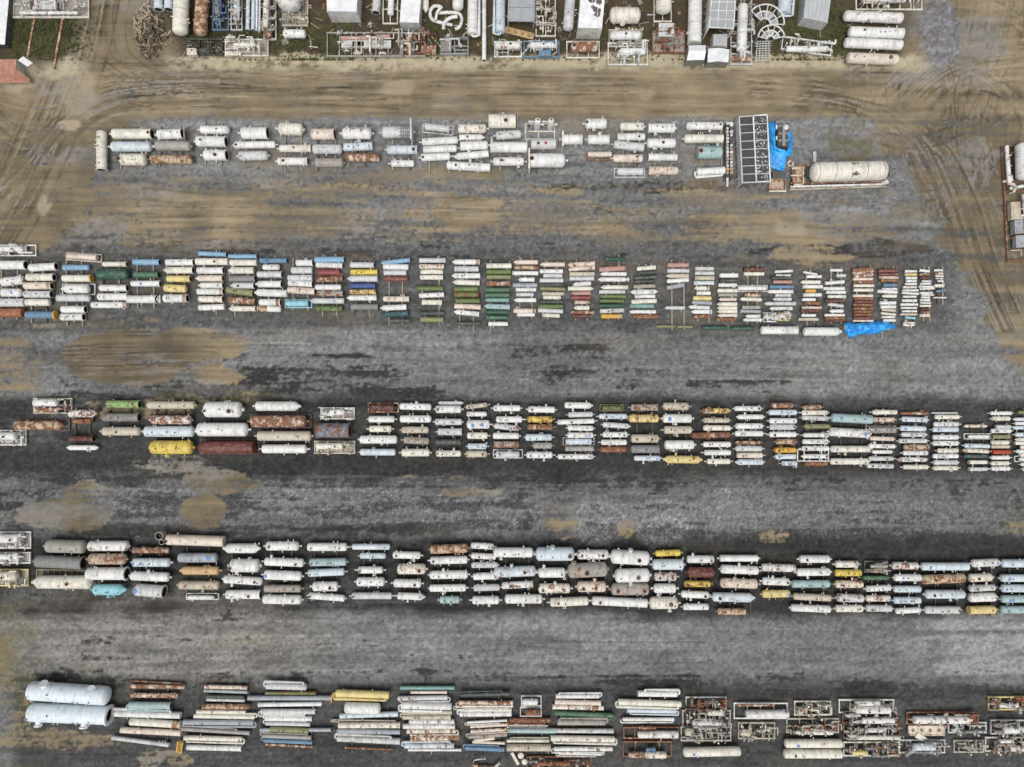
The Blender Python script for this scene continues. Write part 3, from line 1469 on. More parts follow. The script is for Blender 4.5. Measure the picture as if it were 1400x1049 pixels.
    # return pipes ------------------------------------------------------
    for sgn, kd in ((-1, e0), (1, e1)):
        if kd == 'u':
            q = MB(); pr = max(.06, min(.13, .3 * r)); sd = rng.choice((-1, 1)); off = sd * (r + pr + .08)
            zz = zc + r * .3; k = .3
            fx = -sgn * h * rng.uniform(.55, .9)
            pts = [(sgn * (h - .1), 0, zc), (sgn * (h + k * .7), 0, zc + .02), (sgn * (h + k), sd * .12, zc + .05), (sgn * (h + k), off * .8, zz), (sgn * (h + k * .7), off, zz),
                   (fx, off, zz), (fx - sgn * .12, off * .9, zz), (fx - sgn * .12, off * .5, zz)]
            q.tube(pts, pr, 8); q.build('return_pipe', colr, root)
    # supports ----------------------------------------------------------
    if row in (0, 1, 3, 4) and r > .3:
        for sx in (-.29, .29):
            link('saddle', SADDLE, paint('K2'), root, (sx * Ln, 0, 0.02), None, (.22, r * 1.25, zc - r * .72))
    if 'frame' in tok:
        q = MB(); w2 = r + .1; x0, x1 = -h - .25, h + .35
        for y in (-w2, w2): q.beam((x0, y, .22), (x1, y, .22), .14, .3)
        for x in (x0, x1, -h * .35, h * .35): q.beam((x, -w2, .22), (x, w2, .22), .13, .26)
        q.build('skid_frame', paint({'W': 'G2', 'L': 'k2', 'E': 'R', 'r': 'R'}.get(code[0], code[0] + '2')), root)
    return root

def bend_box(q, a, b, z0, z1):
    q.box(((a[0] + b[0]) / 2, (a[1] + b[1]) / 2, (z0 + z1) / 2), (abs(b[0] - a[0]), abs(b[1] - a[1]), z1 - z0))

JUNKC = {'K': 'KkGck', 'G': 'GGWkK', 'C': 'CCWck', 'c': 'cCkoc', 'E': 'ERkcK', 'W': 'WWGWk', 'R': 'RRErK', 'n': 'nnKDn', 'S': 'SSBSK'}
def skid(e, row, col, pos, ncol, sc, ox, oy, cnt=[0]):
    px0, py0, px1, py1, w, code, ends, tok = e
    fz = .45
    a = Vector(P(px0, py0 - w / 2, fz)); b = Vector(P(px1, py0 + w / 2, fz))
    mid = (a + b) / 2; hx = abs(b.x - a.x) / 2; hy = abs(a.y - b.y) / 2
    rng = random.Random(int(px0 * 31 + py0 * 517))
    rot = 0.0
    for k in tok:
        if k.startswith('rot'): rot = math.radians(float(k[3:]))
    items = [k.split(':') for k in tok if ':' in k]
    if ends == 'skid' and not items:
        items = [['t', code[0] if code[0] not in 'cY' else 'C', str((px0 + (px1 - px0) * .04) * sc - ox * sc), str((px0 + (px1 - px0) * .72) * sc - ox * sc), str((py0 - w * .1 - oy) * sc), str(w * .52 * sc)], ['j', code[0] if code[0] in JUNKC else 'C']]
    cn = PAL[code[0]][1]
    inner = [PAL[i[1][0]][1] for i in items if i[0] in 'tT']
    txt = f'{cn} skid'
    if inner: txt += f' holding {inner[0]} vessel'
    elif any(i[0] == 'b' for i in items): txt += ' carrying ' + PAL[[i for i in items if i[0] == 'b'][0][1][0]][1] + ' box'
    else: txt += ' full of pipework'
    where = f', {ORD[pos]} down in {ORD[col]} stack of {ROWN[row]}' if row else f', {ORD[pos]} skid from the left {ROWN[row]}'
    txt = txt.replace(' frame holding', ' with')
    root = thing('equipment_skid', txt + where, 'skid', (mid.x, mid.y, 0), rot, 'steel framed equipment skids')
    cf = paint(code[0] + '1')
    q = MB(); t = .17
    for y in (-hy + t / 2, hy - t / 2): q.box((0, y, .3), (2 * hx, t, .3))
    ncr = max(2, int(hx * 2 / 1.5)) if hx >= hy else 2
    for i in range(ncr + 1):
        x = -hx + t / 2 + (2 * hx - t) * i / ncr
        q.box((x, 0, .3), (.12, 2 * hy - 2 * t, .24))
    if hy > hx:
        n2 = max(2, int(hy * 2 / 1.5))
        for i in range(1, n2): q.box((0, -hy + 2 * hy * i / n2, .285), (2 * hx - t, .12, .2))
    q.build('frame', cf, root)
    if 'deck' in tok or (row in (3, 4) and ends == 'skid' and not any(':' in k for k in tok)):
        q = MB(); q.box((0, 0, .2), (2 * hx - .3, 2 * hy - .3, .04)); q.build('deck_plate', paint('k2'), root)
    R = Matrix.Rotation(-rot, 2)
    def loc(x, y, z):
        p = Vector(P(ox + x / sc, oy + y / sc, z)) - mid
        return R @ p
    for it in items:
        if it[0] in 'tT':
            if it[0] == 't':
                _, c, x0, x1, yc, ww = it; x0, x1, yc, ww = map(float, (x0, x1, yc, ww)); p0 = (x0, yc); p1 = (x1, yc)
            else:
                _, c, x0, y0, x1, y1, ww = it; x0, y0, x1, y1, ww = map(float, (x0, y0, x1, y1, ww)); p0 = (x0, y0); p1 = (x1, y1)
            r = ww / sc / 2 * S; zc = .45 + r + (.35 if r < .35 else .12)
            A = loc(*p0, zc); B = loc(*p1, zc); dd = B - A; Ln = dd.length; an = math.atan2(dd.y, dd.x)
            m = MB(); h = Ln / 2
            pA, _ = end_prof('d' if r > .12 else 'n', r, 0)
            prof = [(-h + u, v) for u, v in pA] + [(h - u, v) for u, v in reversed(pA)]
            m.lathe(prof, (0, 0, 0), 'x', 18 if r > .3 else 10)
            o = m.build('vessel' if r > .16 else 'pipe_run', paint(c + str(rng.randint(0, 2)) if len(c) == 1 else c), root)
            o.location = ((A.x + B.x) / 2, (A.y + B.y) / 2, zc); o.rotation_euler = (0, 0, an)
            if r > .16:
                for i in range(rng.randint(2, 4)):
                    sg = rng.choice((-1, 1)); el = rng.uniform(-.1, 1.2)
                    u = rng.uniform(.06, .11)
                    link('nozzle', NOZ, o.color, o, (rng.uniform(-.42, .42) * Ln, sg * r * math.cos(el), r * math.sin(el)), (-sg * (math.pi / 2 - el), 0, 0), (u, u, rng.uniform(.15, .3)))
                if rng.random() < .7:
                    u = min(.28, r * .4); link('open_manway', OPENM, o.color, o, (rng.uniform(-.38, .38) * Ln, -.1 * r, r), None, (u, u, .13))
                m = MB()
                for sx in (-.3, .3):
                    m = MB(); m.box((sx * Ln, 0, -(r * .7 + (zc - r * .7 - .45) / 2)), (.14, r * 1.3, max(.08, zc - r * .7 - .45))); m.build('saddle', cf, o)
        elif it[0] == 'b':
            _, c, x0, x1, y0, y1 = it; x0, x1, y0, y1 = map(float, (x0, x1, y0, y1))
            ht = rng.uniform(.9, 1.5)
            if c in 'pGRn' and row == 0: ht = .9
            A = loc(x0, y0, ht); B = loc(x1, y1, ht)
            m = MB(); bend_box(m, A, B, .46, ht)
            # raised lid with a lip and a row of stiffeners
            cx, cy = (A.x + B.x) / 2, (A.y + B.y) / 2; dx, dy = abs(B.x - A.x), abs(A.y - B.y)
            m.box((cx, cy, ht + .02), (dx + .06, dy + .06, .035))
            for i in range(max(2, int(dx / .6))):
                m.box((cx - dx / 2 + (i + .5) * dx / max(2, int(dx / .6)), cy, ht + .05), (.05, dy * .94, .03))
            m.build('housing', paint(c + '2'), root)
        elif it[0] == 'j':
            pal = JUNKC.get(it[1], 'GkKWC')
            area = 4 * hx * hy
            n = int(min(34, max(10, area * 1.7))) if row == 5 else int(min(26, max(8, area * 1.0)))
            for i in range(n):
                m = MB(); c = rng.choice(pal)
                r = rng.choice((.045, .06, .08, .11, .14))
                x = rng.uniform(-.88, .88) * hx; y = rng.uniform(-.85, .85) * hy; z = rng.uniform(.55, 1.5)
                l1 = rng.uniform(.5, 2.2); horiz = rng.random() < .55
                dx, dy = (l1, 0) if horiz else (0, min(l1, hy * 1.2))
                cl = lambda p: (max(-hx, min(hx, p[0])), max(-hy, min(hy, p[1])), p[2])
                p0 = (x - dx / 2, y - dy / 2, z); p1 = (x + dx / 2, y + dy / 2, z)
                m.tube([cl(p0), cl(p1)], r, 7)
                m.tube([cl(p0), (cl(p0)[0], cl(p0)[1], .35)], r * .9, 6)
                if rng.random() < .6:
                    k = rng.choice((-1, 1)) * rng.uniform(.4, 1.0)
                    p2 = (p1[0] + (0 if horiz else k), p1[1] + (k if horiz else 0), z)
                    m.tube([cl(p1), cl(p2)], r, 7)
                for u in (.25, .75):
                    f = Vector(cl(p0)).lerp(Vector(cl(p1)), u)
                    if horiz: m.lathe([(-.04, r), (-.04, r * 1.9), (.04, r * 1.9), (.04, r)], f, 'x', 8)
                    else: m.lathe([(-.04, r), (-.04, r * 1.9), (.04, r * 1.9), (.04, r)], f, 'y', 8)
                m.build('pipe_run', paint(c + str(rng.choice((0, 0, 1, 1, 2)))), root)
                if rng.random() < .5:
                    m = MB(); g = Vector(cl(p0)).lerp(Vector(cl(p1)), .5); w0 = rng.uniform(.12, .22)
                    m.box(g, (w0 * 1.6, w0 * 1.3, w0 * 1.5)); m.tube([g, g + Vector((0, 0, .42))], .035, 6)
                    m.lathe([(0, w0 * .55), (.03, w0), (.06, w0 * .55)], g + Vector((0, 0, .38)), 'z', 10)
                    m.build('valve', paint(rng.choice(pal) + '1'), root)
            for i in range(int(min(8, 3 + area * .12))):
                m = MB(); x = rng.uniform(-.9, .9) * hx; y = rng.choice((-1, 1)) * rng.uniform(.3, .95) * hy; zt = rng.uniform(.9, 1.9)
                m.box((x, y, (zt + .45) / 2), (.09, .09, zt - .45)); m.box((x, y, zt), (.22, .22, .04)); m.build('support_post', cf, root)
    return root

# ------------------------------------------------------------------ parse the survey
row = 0; col = 0; ox = oy = 0; sc = 7.0
entries = []
for ln in DATA.strip().splitlines():
    ln = ln.strip()
    if not ln: continue
    if ln[0] == '!': row = int(ln[1:]); col = 0; continue
    if ln[0] == '@': ox, oy, sc = map(float, ln[1:].split()); continue
    if ln[0] == '#': col = int(ln[1:]); continue
    p = ln.split()
    xl, xr, y, w = map(float, p[:4]); code, ends = p[4], p[5]; tok = p[6:]
    dy = sum(float(k[2:]) for k in tok if k.startswith('dy'))
    if ends == 'V': ends = 'df'
    e = [ox + xl / sc, oy + (y - dy / 2) / sc, ox + xr / sc, oy + (y + dy / 2) / sc, w / sc, code, ends]
    tk = []
    for k in tok:
        for pre in ('hole', 'blue', 'man', 'red'):
            if k.startswith(pre) and k[len(pre):].lstrip('-').isdigit():
                k = pre + str(ox + float(k[len(pre):]) / sc); break
        tk.append(k)
    entries.append((row, col, e + [tk], sc, ox, oy))
groups = {}
for it in entries: groups.setdefault((it[0], it[1]), []).append(it)

KIND = {1: ('storage_vessel', 'tank', 'vessel', 'storage vessels in the first row'),
        2: ('exchanger_shell', 'heat exchanger', 'exchanger', 'exchanger shells in the second row'),
        3: ('separator_vessel', 'separator', 'vessel', 'separator vessels in the third row'),
        4: ('pressure_vessel', 'pressure vessel', 'vessel', 'pressure vessels in the fourth row'),
        5: ('heater_tube', 'heater', 'heater tube', 'long heater tubes in the bottom row'),
        0: ('process_column', 'vessel', 'vessel', 'vessels along the top edge')}
SPECIAL = []
cnt0 = 0
for (rw, cl), lst in groups.items():
    lst.sort(key=lambda it: (it[2][1] + it[2][3]) / 2 if rw else (it[2][0] + it[2][2]) / 2)
    cnt = {}
    for i, (r_, c_, e, sc, ox, oy) in enumerate(lst):
        ends = e[6]
        kk = 'skid' if ends in ('skid', 'bskid') else ('special' if ends in ('plate', 'scrap') else 'vessel')
        if rw: pos = i + 1
        else: cnt[kk] = cnt.get(kk, 0) + 1; pos = cnt[kk]
        if ends in ('skid', 'bskid'):
            if ends == 'bskid' and e[5][0] == 'C':
                # tank lying on a wide old skid
                q = [e[0] + 1.5, e[1], e[2] - 12 + 10, e[3], e[4] * .72, 'C1', 'cd', [k for k in e[7]]]
                fr = list(e); fr[0] += 7; fr[2] += 12; fr[1] -= 3.5; fr[3] -= 3.5; fr[5] = 'n2'; fr[6] = 'skid'; fr[7] = ['deck', 'j:n']
                q[2] = e[2]
                e2 = q
                vessel(e2, rw, cl, pos, len(lst), 'tank', 'pressure_vessel', 'pressure vessel', 'pressure vessels in the fourth row')
                SPECIAL.append(('oldskid', fr)); continue
            if ends == 'bskid':
                w = e[4]; x0, x1 = e[0], e[2]
                e[6] = 'skid'; e[7] = [f't:k:{(x0 + (x1 - x0) * .25 - ox) * sc}:{(x1 - ox) * sc}:{(e[1] - w * .05 - oy) * sc}:{w * .3 * sc}', f't:k3:{(x0 + (x1 - x0) * .25 - ox) * sc}:{(x1 - ox) * sc}:{(e[1] + w * .33 - oy) * sc}:{w * .34 * sc}', 'j:K']
            skid(e, rw, cl, pos, len(lst), sc, ox, oy); continue
        if ends in ('giantA', 'giantB', 'twin', 'scrap', 'plate', 'ladder', 'frameonly'):
            SPECIAL.append((ends, e, rw, cl, pos)); continue
        name, cat, noun, grp = KIND[rw]
        Lp = math.hypot(e[2] - e[0], e[3] - e[1])
        if e[4] < 5.0 or (rw == 2 and cl >= 29):
            name, cat, noun, grp = 'steel_pipe', 'pipe', 'steel pipe', f'short steel pipes of the {ROWN[rw]}' if rw else 'steel pipes along the top edge'
        elif rw == 3 and cl <= 8: noun = 'tank'; name = 'storage_vessel'; cat = 'tank'; grp = 'large tanks in the third row'
        vessel(e, rw, cl, pos, len(lst), noun, name, cat, grp)

# ------------------------------------------------------------------ sleepers under every stack
for (rw, cl), lst in groups.items():
    es = [it[2] for it in lst if it[2][6] not in ('skid', 'bskid', 'scrap', 'plate', 'ladder', 'twin', 'frameonly')]
    if rw == 0 or len(es) < 2 or cl == 0: continue
    if rw == 2 and cl == 28: continue
    rng = random.Random(rw * 100 + cl)
    xs = sorted((e[0] + e[2]) / 2 for e in es); Ls = sorted(abs(e[2] - e[0]) for e in es)
    cx = xs[len(xs) // 2]; hl = Ls[len(Ls) // 2]
    y0 = min((e[1] + e[3]) / 2 - e[4] / 2 for e in es); y1 = max((e[1] + e[3]) / 2 + e[4] / 2 for e in es)
    ex0 = rng.uniform(1, 4); ex1 = rng.uniform(1, 9) if rw in (1, 2) else rng.uniform(0, 3)
    for s_, nm in ((-1, 'west'), (1, 'east')):
        px = cx + s_ * hl * rng.uniform(.24, .31)
        a = P(px + rng.uniform(-1, 1), y0 - ex0); b = P(px + rng.uniform(-1, 1), y1 + ex1)
        q = MB()
        d = Vector((b[0] - a[0], b[1] - a[1], 0)); ln_ = d.length; an = math.atan2(d.y, d.x) + math.pi / 2
        w0 = rng.uniform(.13, .18) if rw == 2 else rng.uniform(.14, .2)
        n = max(1, int(ln_ / 3.2))
        for i in range(n):
            l0 = ln_ / n
            q.box((rng.uniform(-.015, .015), -ln_ / 2 + (i + .5) * l0, .15), (w0, l0 - .03, .26))
        o = q.build('timber_sleeper', None, None, [TIMBER if rw in (1, 2) and rng.random() < .8 else DARKTIMBER], sharp=True)
        o.location = ((a[0] + b[0]) / 2, (a[1] + b[1]) / 2, 0); o.rotation_euler = (0, 0, an)
        tag(o, f'long timber sleeper under the {nm} ends of the {ORD[cl]} stack of {ROWN[rw]}', 'sleeper', 'timber sleepers under the stacks')

# ------------------------------------------------------------------ one-off things
def shed(name, label, roof, h, pitch=0.0, mat=ROOFM, wallc='G1', ribs=8, cat='shed', axis='x'):
    """roof: 4 pixel corners of the eaves seen at height h (NW, NE, SE, SW)"""
    c = [Vector((*P(x, y, h), h)) for x, y in roof]
    mid = sum(c, Vector()) / 4
    root = thing(name, label, cat, (mid.x, mid.y, 0))
    loc = [v - Vector((mid.x, mid.y, 0)) for v in c]
    m = MB()
    lo = [Vector((v.x * .985, v.y * .985, 0)) for v in loc]; hi = [Vector((v.x * .985, v.y * .985, h - .03)) for v in loc]
    m.add(lo + hi, [(3, 2, 1, 0), (4, 5, 6, 7), (0, 1, 5, 4), (1, 2, 6, 5), (2, 3, 7, 6), (3, 0, 4, 7)])
    for i in range(4):       # corner posts standing proud of the sheeting
        v = loc[i]; m.box((v.x * .985, v.y * .985, h / 2 - .02), (.12, .12, h - .06))
    m.build('wall', paint(wallc), root, sharp=True)
    m = MB()
    NW, NE, SE, SW = loc
    t = Vector((0, 0, .07))
    if pitch > 0:
        if axis == 'x': r0 = (NW + SW) / 2; r1 = (NE + SE) / 2
        else: r0 = (NW + NE) / 2; r1 = (SW + SE) / 2
        r0 = r0 + Vector((0, 0, pitch)); r1 = r1 + Vector((0, 0, pitch))
        if axis == 'x': slopes = [(NW, NE, r1, r0), (r0, r1, SE, SW)]
        else: slopes = [(SW, NW, r0, r1), (r1, r0, NE, SE)]
    else: slopes = [(SW, SE, NE, NW)]
    for A, B, C_, D in slopes:
        m.add([A, B, C_, D, A + t, B + t, C_ + t, D + t], [(3, 2, 1, 0), (4, 5, 6, 7), (0, 1, 5, 4), (1, 2, 6, 5), (2, 3, 7, 6), (3, 0, 4, 7)])
        for i in range(1, ribs):
            k = i / ribs
            m.beam(A.lerp(B, k) + t * 1.3, D.lerp(C_, k) + t * 1.3, .05, .05)
    m.build('roof', None, root, [mat], sharp=True)
    return root, loc, h

def pc(ox, oy, sc, pts): return [(ox + x / sc, oy + y / sc) for x, y in pts]

def cooler(label, roof, h, nx, ny, framec, legs=True, speck=False, mat=MESHG):
    c = [Vector((*P(x, y, h), h)) for x, y in roof]
    mid = sum(c, Vector()) / 4
    root = thing('air_cooler', label, 'cooler', (mid.x, mid.y, 0), 0, 'fan air coolers')
    NW, NE, SE, SW = [v - Vector((mid.x, mid.y, 0)) for v in c]
    def at(u, v, dz=0): return NW.lerp(NE, u).lerp(SW.lerp(SE, u), v) + Vector((0, 0, dz))
    m = MB()
    m.add([at(0, 0, -.25), at(1, 0, -.25), at(1, 1, -.25), at(0, 1, -.25), at(0, 0, -.06), at(1, 0, -.06), at(1, 1, -.06), at(0, 1, -.06)],
          [(0, 1, 2, 3), (7, 6, 5, 4), (4, 5, 1, 0), (5, 6, 2, 1), (6, 7, 3, 2), (7, 4, 0, 3)])
    m.build('screen', None, root, [mat], sharp=True)
    m = MB()
    for i in range(nx + 1): m.beam(at(i / nx, 0, .0), at(i / nx, 1, .0), .14 if i in (0, nx) else .1, .2)
    for j in range(ny + 1): m.beam(at(0, j / ny, .012), at(1, j / ny, .012), .12 if j in (0, ny) else .08, .17)
    m.build('frame', paint(framec), root, sharp=True)
    m = MB(); k = Vector((0, 0, -1))
    for u, v in ((0, 0), (1, 0), (1, 1), (0, 1)):
        p = at(u, v, -.1); m.beam(p, (p.x * .98, p.y * .98, 0), .16, .16)
    for j in range(ny + 1):
        p = at(0, j / ny, -.1); m.beam(p, (p.x - .0, p.y, 0), .1, .1)
        p = at(1, j / ny, -.1); m.beam(p, (p.x, p.y, 0), .1, .1)
    m.build('leg_frame', paint(framec), root, sharp=True)
    m = MB()
    for u0, u1, v0, v1 in ((0.01, 0.03, 0.02, .98), (.97, .99, .02, .98)):
        a, b = at(u0, v0, -.3), at(u0, v1, -.3)
        m.add([a, b, (b.x, b.y, .8), (a.x, a.y, .8)], [(0, 1, 2, 3)])
        a, b = at(u1, v0, -.3), at(u1, v1, -.3)
        m.add([a, b, (b.x, b.y, .8), (a.x, a.y, .8)], [(0, 1, 2, 3)])
    m.build('side_panel', paint(framec), root, sharp=True)
    if speck:
        rng = random.Random(3); m = MB()
        for i in range(170):
            p = at(rng.uniform(.54, .97), rng.uniform(.02, .98), 0)
            s_ = rng.uniform(.05, .13)
            m.box((p.x, p.y, h), (s_, s_ * rng.uniform(.6, 1.4), .05), rng.uniform(0, 3))
        o = m.build('debris_flakes', paint('W'), root, sharp=True)
        m = MB()
        for j in range(ny):
            for u in (.25,):
                p = at(u, (j + .5) / ny, -.05)
                m.lathe([(0, .10), (.05, .12), (.05, 0)], p, 'z', 8)
        m.build('bolt_cap', paint('D'), root)
        m = MB(); m.add([at(.49, -.012, .06), at(1.01, -.012, .06), at(1.01, 1.01, .06), at(.49, 1.01, .06)], [])
        for a, b in ((at(.5, 0, .1), at(.5, 1, .1)), (at(1, 0, .1), at(1, 1, .1)), (at(.5, 0, .1), at(1, 0, .1)), (at(.5, 1, .1), at(1, 1, .1))): m.beam(a, b, .17, .12)
        m.build('raised_rim', paint('W'), root, sharp=True)
    return root

# the big cooler of the first row
cooler('long air cooler with dark mesh bays and white flecks beside the blue tarp', pc(920, 145, 6.667, [(603, 100), (855, 84), (885, 690), (632, 700)]), 2.7, 2, 8, 'G1', speck=True)
cooler('grey flat cooler with two round outlets above the tan tray', pc(660, 0, 7, [(250, -60), (495, -60), (490, 205), (243, 200)]), 2.3, 2, 2, 's1', mat=GRATE)
cooler('tall cooler with blue grey panes in white frame beside the long white column', pc(820, 0, 7, [(1072, -60), (1300, -60), (1278, 275), (1045, 262)]), 3.4, 3, 4, 'W1', mat=GRATE)

# sheds and containers along the top edge
shed('metal_shed', 'white metal shed with sloping front beside the pink decked skid', pc(320, 0, 7, [(885, -90), (1185, -90), (1175, 115), (890, 110)]), 3.0, 0, ROOFM, 'W1', 5)
shed('ribbed_container', 'pale ribbed container beside the loose white bent pipes', pc(500, 0, 7, [(348, -90), (535, -90), (508, 222), (326, 215)]), 2.4, 0, ROOFM, 'G1', 9, 'container')
r_, l_, h_ = shed('site_cabin', 'long white cabin with dark stained roof above the framed rusty tank', pc(660, 0, 7, [(942, -90), (1175, -90), (1140, 275), (912, 270)]), 3.2, 0, ROOFM, 'W1', 4, 'cabin')
m = MB(); rg = random.Random(5)
for i in range(14):
    m.lathe([(0, rg.uniform(.15, .4)), (.012, 0)], (l_[0].x + 1.2 + rg.uniform(0, 1.3), l_[0].y - .8 - rg.uniform(0, 2.6), h_ + .085 + i * .002), 'z', 9)
m.build('soot_stain', (.09, .075, .06, .2), r_)
shed('metal_shed', 'small white gabled shed at the foot of the tall white column', pc(820, 0, 7, [(850, 440), (1012, 435), (1000, 575), (832, 580)]), 1.9, .5, ROOFM, 'K1', 4, 'shed', 'x')
shed('metal_shed', 'low white shed with grey lean-to roof below the small ribbed box', pc(820, 0, 7, [(1035, 468), (1240, 478), (1228, 600), (1030, 600)]), 1.7, .35, ROOFM, 'K1', 5, 'shed', 'y')
shed('ribbed_container', 'small square ribbed box between the glassy cooler and the sheds', pc(820, 0, 7, [(1088, 330), (1220, 330), (1215, 445), (1085, 440)]), 1.7, 0, ROOFG, 'C1', 10, 'container')
shed('roof_panel_stack', 'tilted grey ribbed canopy beside the four white tanks', pc(960, 0, 7, [(995, -80), (1240, -80), (1198, 222), (968, 172)]), 2.2, 0, ROOFG, 'G1', 6, 'canopy')
shed('warehouse', 'large white roofed building cut off beside the green grass', pc(0, 0, 7, [(-300, -200), (105, -200), (48, 430), (-300, 430)]), 1.3, .4, ROOFM, 'D', 6, 'building', 'y')  # wall painted dark to stand in for the shadow beside the roof
r_, l_, h_ = shed('site_cabin', 'terracotta roofed cabin with orange front apron below the white building', pc(0, 0, 7, [(-200, 575), (160, 570), (150, 715), (-200, 715)]), 1.9, 0, TERRA, 'G2', 3, 'cabin')
m = MB(); c0 = l_[3]; c1 = l_[2]
m.add([c0 + Vector((0, 0, .02)), c1 + Vector((0, 0, .02)), c1 + Vector((1.3, -.75, -.9)), c0 + Vector((0, -.8, -.9))], [(0, 3, 2, 1)])
m.add([c1 + Vector((0, .9, .0)), c1 + Vector((1.3, -.2, -.9)), c1 + Vector((1.3, -.75, -.9)), c1 + Vector((0, 0, 0))], [(0, 3, 2, 1)])
o = m.build('awning', None, r_, [TERRA], sharp=True)
sm = o.modifiers.new('thick', 'SOLIDIFY'); sm.thickness = .06
m = MB()
c_ = [Vector((*P(x, y, 2.2), 2.2)) for x, y in pc(0, 0, 7, [(175, 580), (225, 542), (318, 605), (265, 642)])]
mid = sum(c_, Vector()) / 4
root = thing('shelter', 'small square white topped shelter beside the terracotta cabin', 'shelter', (mid.x, mid.y, 0))
m = MB(); q4 = [v - Vector((mid.x, mid.y, 0)) for v in c_]
m.add(q4 + [v + Vector((0, 0, .08)) for v in q4], [(0, 1, 2, 3), (7, 6, 5, 4), (4, 5, 1, 0), (5, 6, 2, 1), (6, 7, 3, 2), (7, 4, 0, 3)]); m.build('roof', paint('W'), root, sharp=True)
for v in q4:
    m = MB(); m.beam((v.x * .9, v.y * .9, 0), (v.x * .9, v.y * .9, 2.2), .1, .1); m.build('post', paint('c2'), root, sharp=True)
for nm, a, b in (('rust brown steel rail running from the white skid to the shelter', (350, 150), (275, 555)), ('rust brown steel rail running from the white skid to the bare dirt', (618, 165), (526, 665))):
    pa, pb = [P(x / 7, y / 7) for x, y in (a, b)]
    m = MB()
    for dz, w_ in ((.04, .3), (.18, .1), (.31, .26)): m.beam((pa[0], pa[1], dz), (pb[0], pb[1], dz), w_, .08 if dz != .18 else .2)
    tag(m.build('steel_rail', paint('R3'), None, sharp=True), nm, 'rail', 'steel rails by the white skid')

# curved walkways and grating
def fan_walk(label, cx, cy, r0, r1, a0, a1, z=1.6):
    c = P(cx, cy, z); root = thing('curved_walkway', label, 'walkway', (c[0], c[1], 0), 0, 'curved platform walkways')
    m = MB(); n = 10
    for rr in (r0, (r0 * .45 + r1 * .55), r1):
        pts = [(rr * math.cos(math.radians(a0 + (a1 - a0) * i / n)), rr * math.sin(math.radians(a0 + (a1 - a0) * i / n)), z + (.3 if rr == r1 else 0)) for i in range(n + 1)]
        m.tube(pts, .1, 6)
    for i in range(0, n + 1, 2):
        t = math.radians(a0 + (a1 - a0) * i / n); m.beam((r0 * math.cos(t), r0 * math.sin(t), z), (r1 * math.cos(t), r1 * math.sin(t), z + .3), .1, .1)
    m.build('rail_frame', paint('W1'), root)
    m = MB()
    for i in range(n):
        if i in (2, 7): continue
        t0, t1 = [math.radians(a0 + (a1 - a0) * (i + k) / n) for k in (0, 1)]; rm = r0 * .4 + r1 * .6
        m.add([(rr * math.cos(t), rr * math.sin(t), z - .08 + dz) for dz in (0, .04) for rr, t in ((r0, t0), (rm, t0), (rm, t1), (r0, t1))],
              [(3, 2, 1, 0), (4, 5, 6, 7), (0, 1, 5, 4), (1, 2, 6, 5), (2, 3, 7, 6), (3, 0, 4, 7)])
    m.build('grating', None, root, [GRATE], sharp=True)
    m = MB()
    for i in (0, 5, 10):
        t = math.radians(a0 + (a1 - a0) * i / n)
        for rr in (r0, r1): m.beam((rr * math.cos(t), rr * math.sin(t), 0), (rr * math.cos(t), rr * math.sin(t), z), .08, .08)
    m.build('support_post', paint('G1'), root, sharp=True)
fan_walk('white curved walkway tilted up beside the pale blue vessel', 960 + 600 / 7, 230 / 7, .75, 2.5, -5, 140)
fan_walk('white curved walkway with central notch above the ladder rack', 960 + 655 / 7, 378 / 7, .5, 1.8, 8, 172)
c = P(960 + 580 / 7, 490 / 7, 1); root = thing('ladder_rack', 'white rack of stacked ladders and grating at the road edge', 'rack', (c[0], c[1], 0))
m = MB()
for x in (-.9, -.45, .0, .45, .9): m.beam((x, -1.3, .9), (x * .85, 1.3, 1.1), .08, .08)
for i in range(9): m.beam((-1.1 + .1 * (i % 3), -1.3 + i * .32, 1.05), (1.1 - .12 * (i % 2), -1.25 + i * .32, 1.1), .07, .07)
m.build('rack_bars', paint('G1'), root, sharp=True)
for x in (-.9, .9):
    for y in (-1.2, 1.2):
        m = MB(); m.beam((x, y, 0), (x, y, .95), .09, .09); m.build('post', paint('G1'), root, sharp=True)

# loose bent pipes
def bent(label, pts, r=.3, z=.5):
    pl = []
    raw = [Vector((*P(500 + x / 7, y / 7, z), zz)) for x, y, zz in pts]
    for i in range(len(raw) - 1):            # Catmull-Rom
        p0 = raw[max(i - 1, 0)]; p1 = raw[i]; p2 = raw[i + 1]; p3 = raw[min(i + 2, len(raw) - 1)]
        for k in range(6):
            t = k / 6; pl.append(.5 * ((2 * p1) + (p2 - p0) * t + (2 * p0 - 5 * p1 + 4 * p2 - p3) * t * t + (3 * p1 - p0 - 3 * p2 + p3) * t ** 3))
    pl.append(raw[-1])
    m = MB(); m.tube(pl, r, 12, cap=False)
    n = len(pl)
    q = MB(); q.tube([pl[0], pl[0] + (pl[1] - pl[0]) * .5], r * .86, 12); q.tube([pl[-1] + (pl[-2] - pl[-1]) * .5, pl[-1]], r * .86, 12)
    root = thing('bent_pipe', label, 'pipe', (0, 0, 0), 0, 'loose bent white pipes')
    m.build('pipe_wall', paint('W'), root); q.build('bore', None, root, [BORE])
bent('white pipe bent into a closed loop on the grass beside the ribbed container', [(730, 70, .5), (660, 60, .5), (618, 110, .5), (630, 180, .5), (690, 210, .5), (800, 235, .5), (830, 245, .5)], .23)
bent('white pipe with long curved elbow lying over the looped pipe', [(700, 130, .6), (800, 125, .6), (890, 135, .6), (920, 190, .6), (900, 260, .6), (855, 285, .6)], .23)
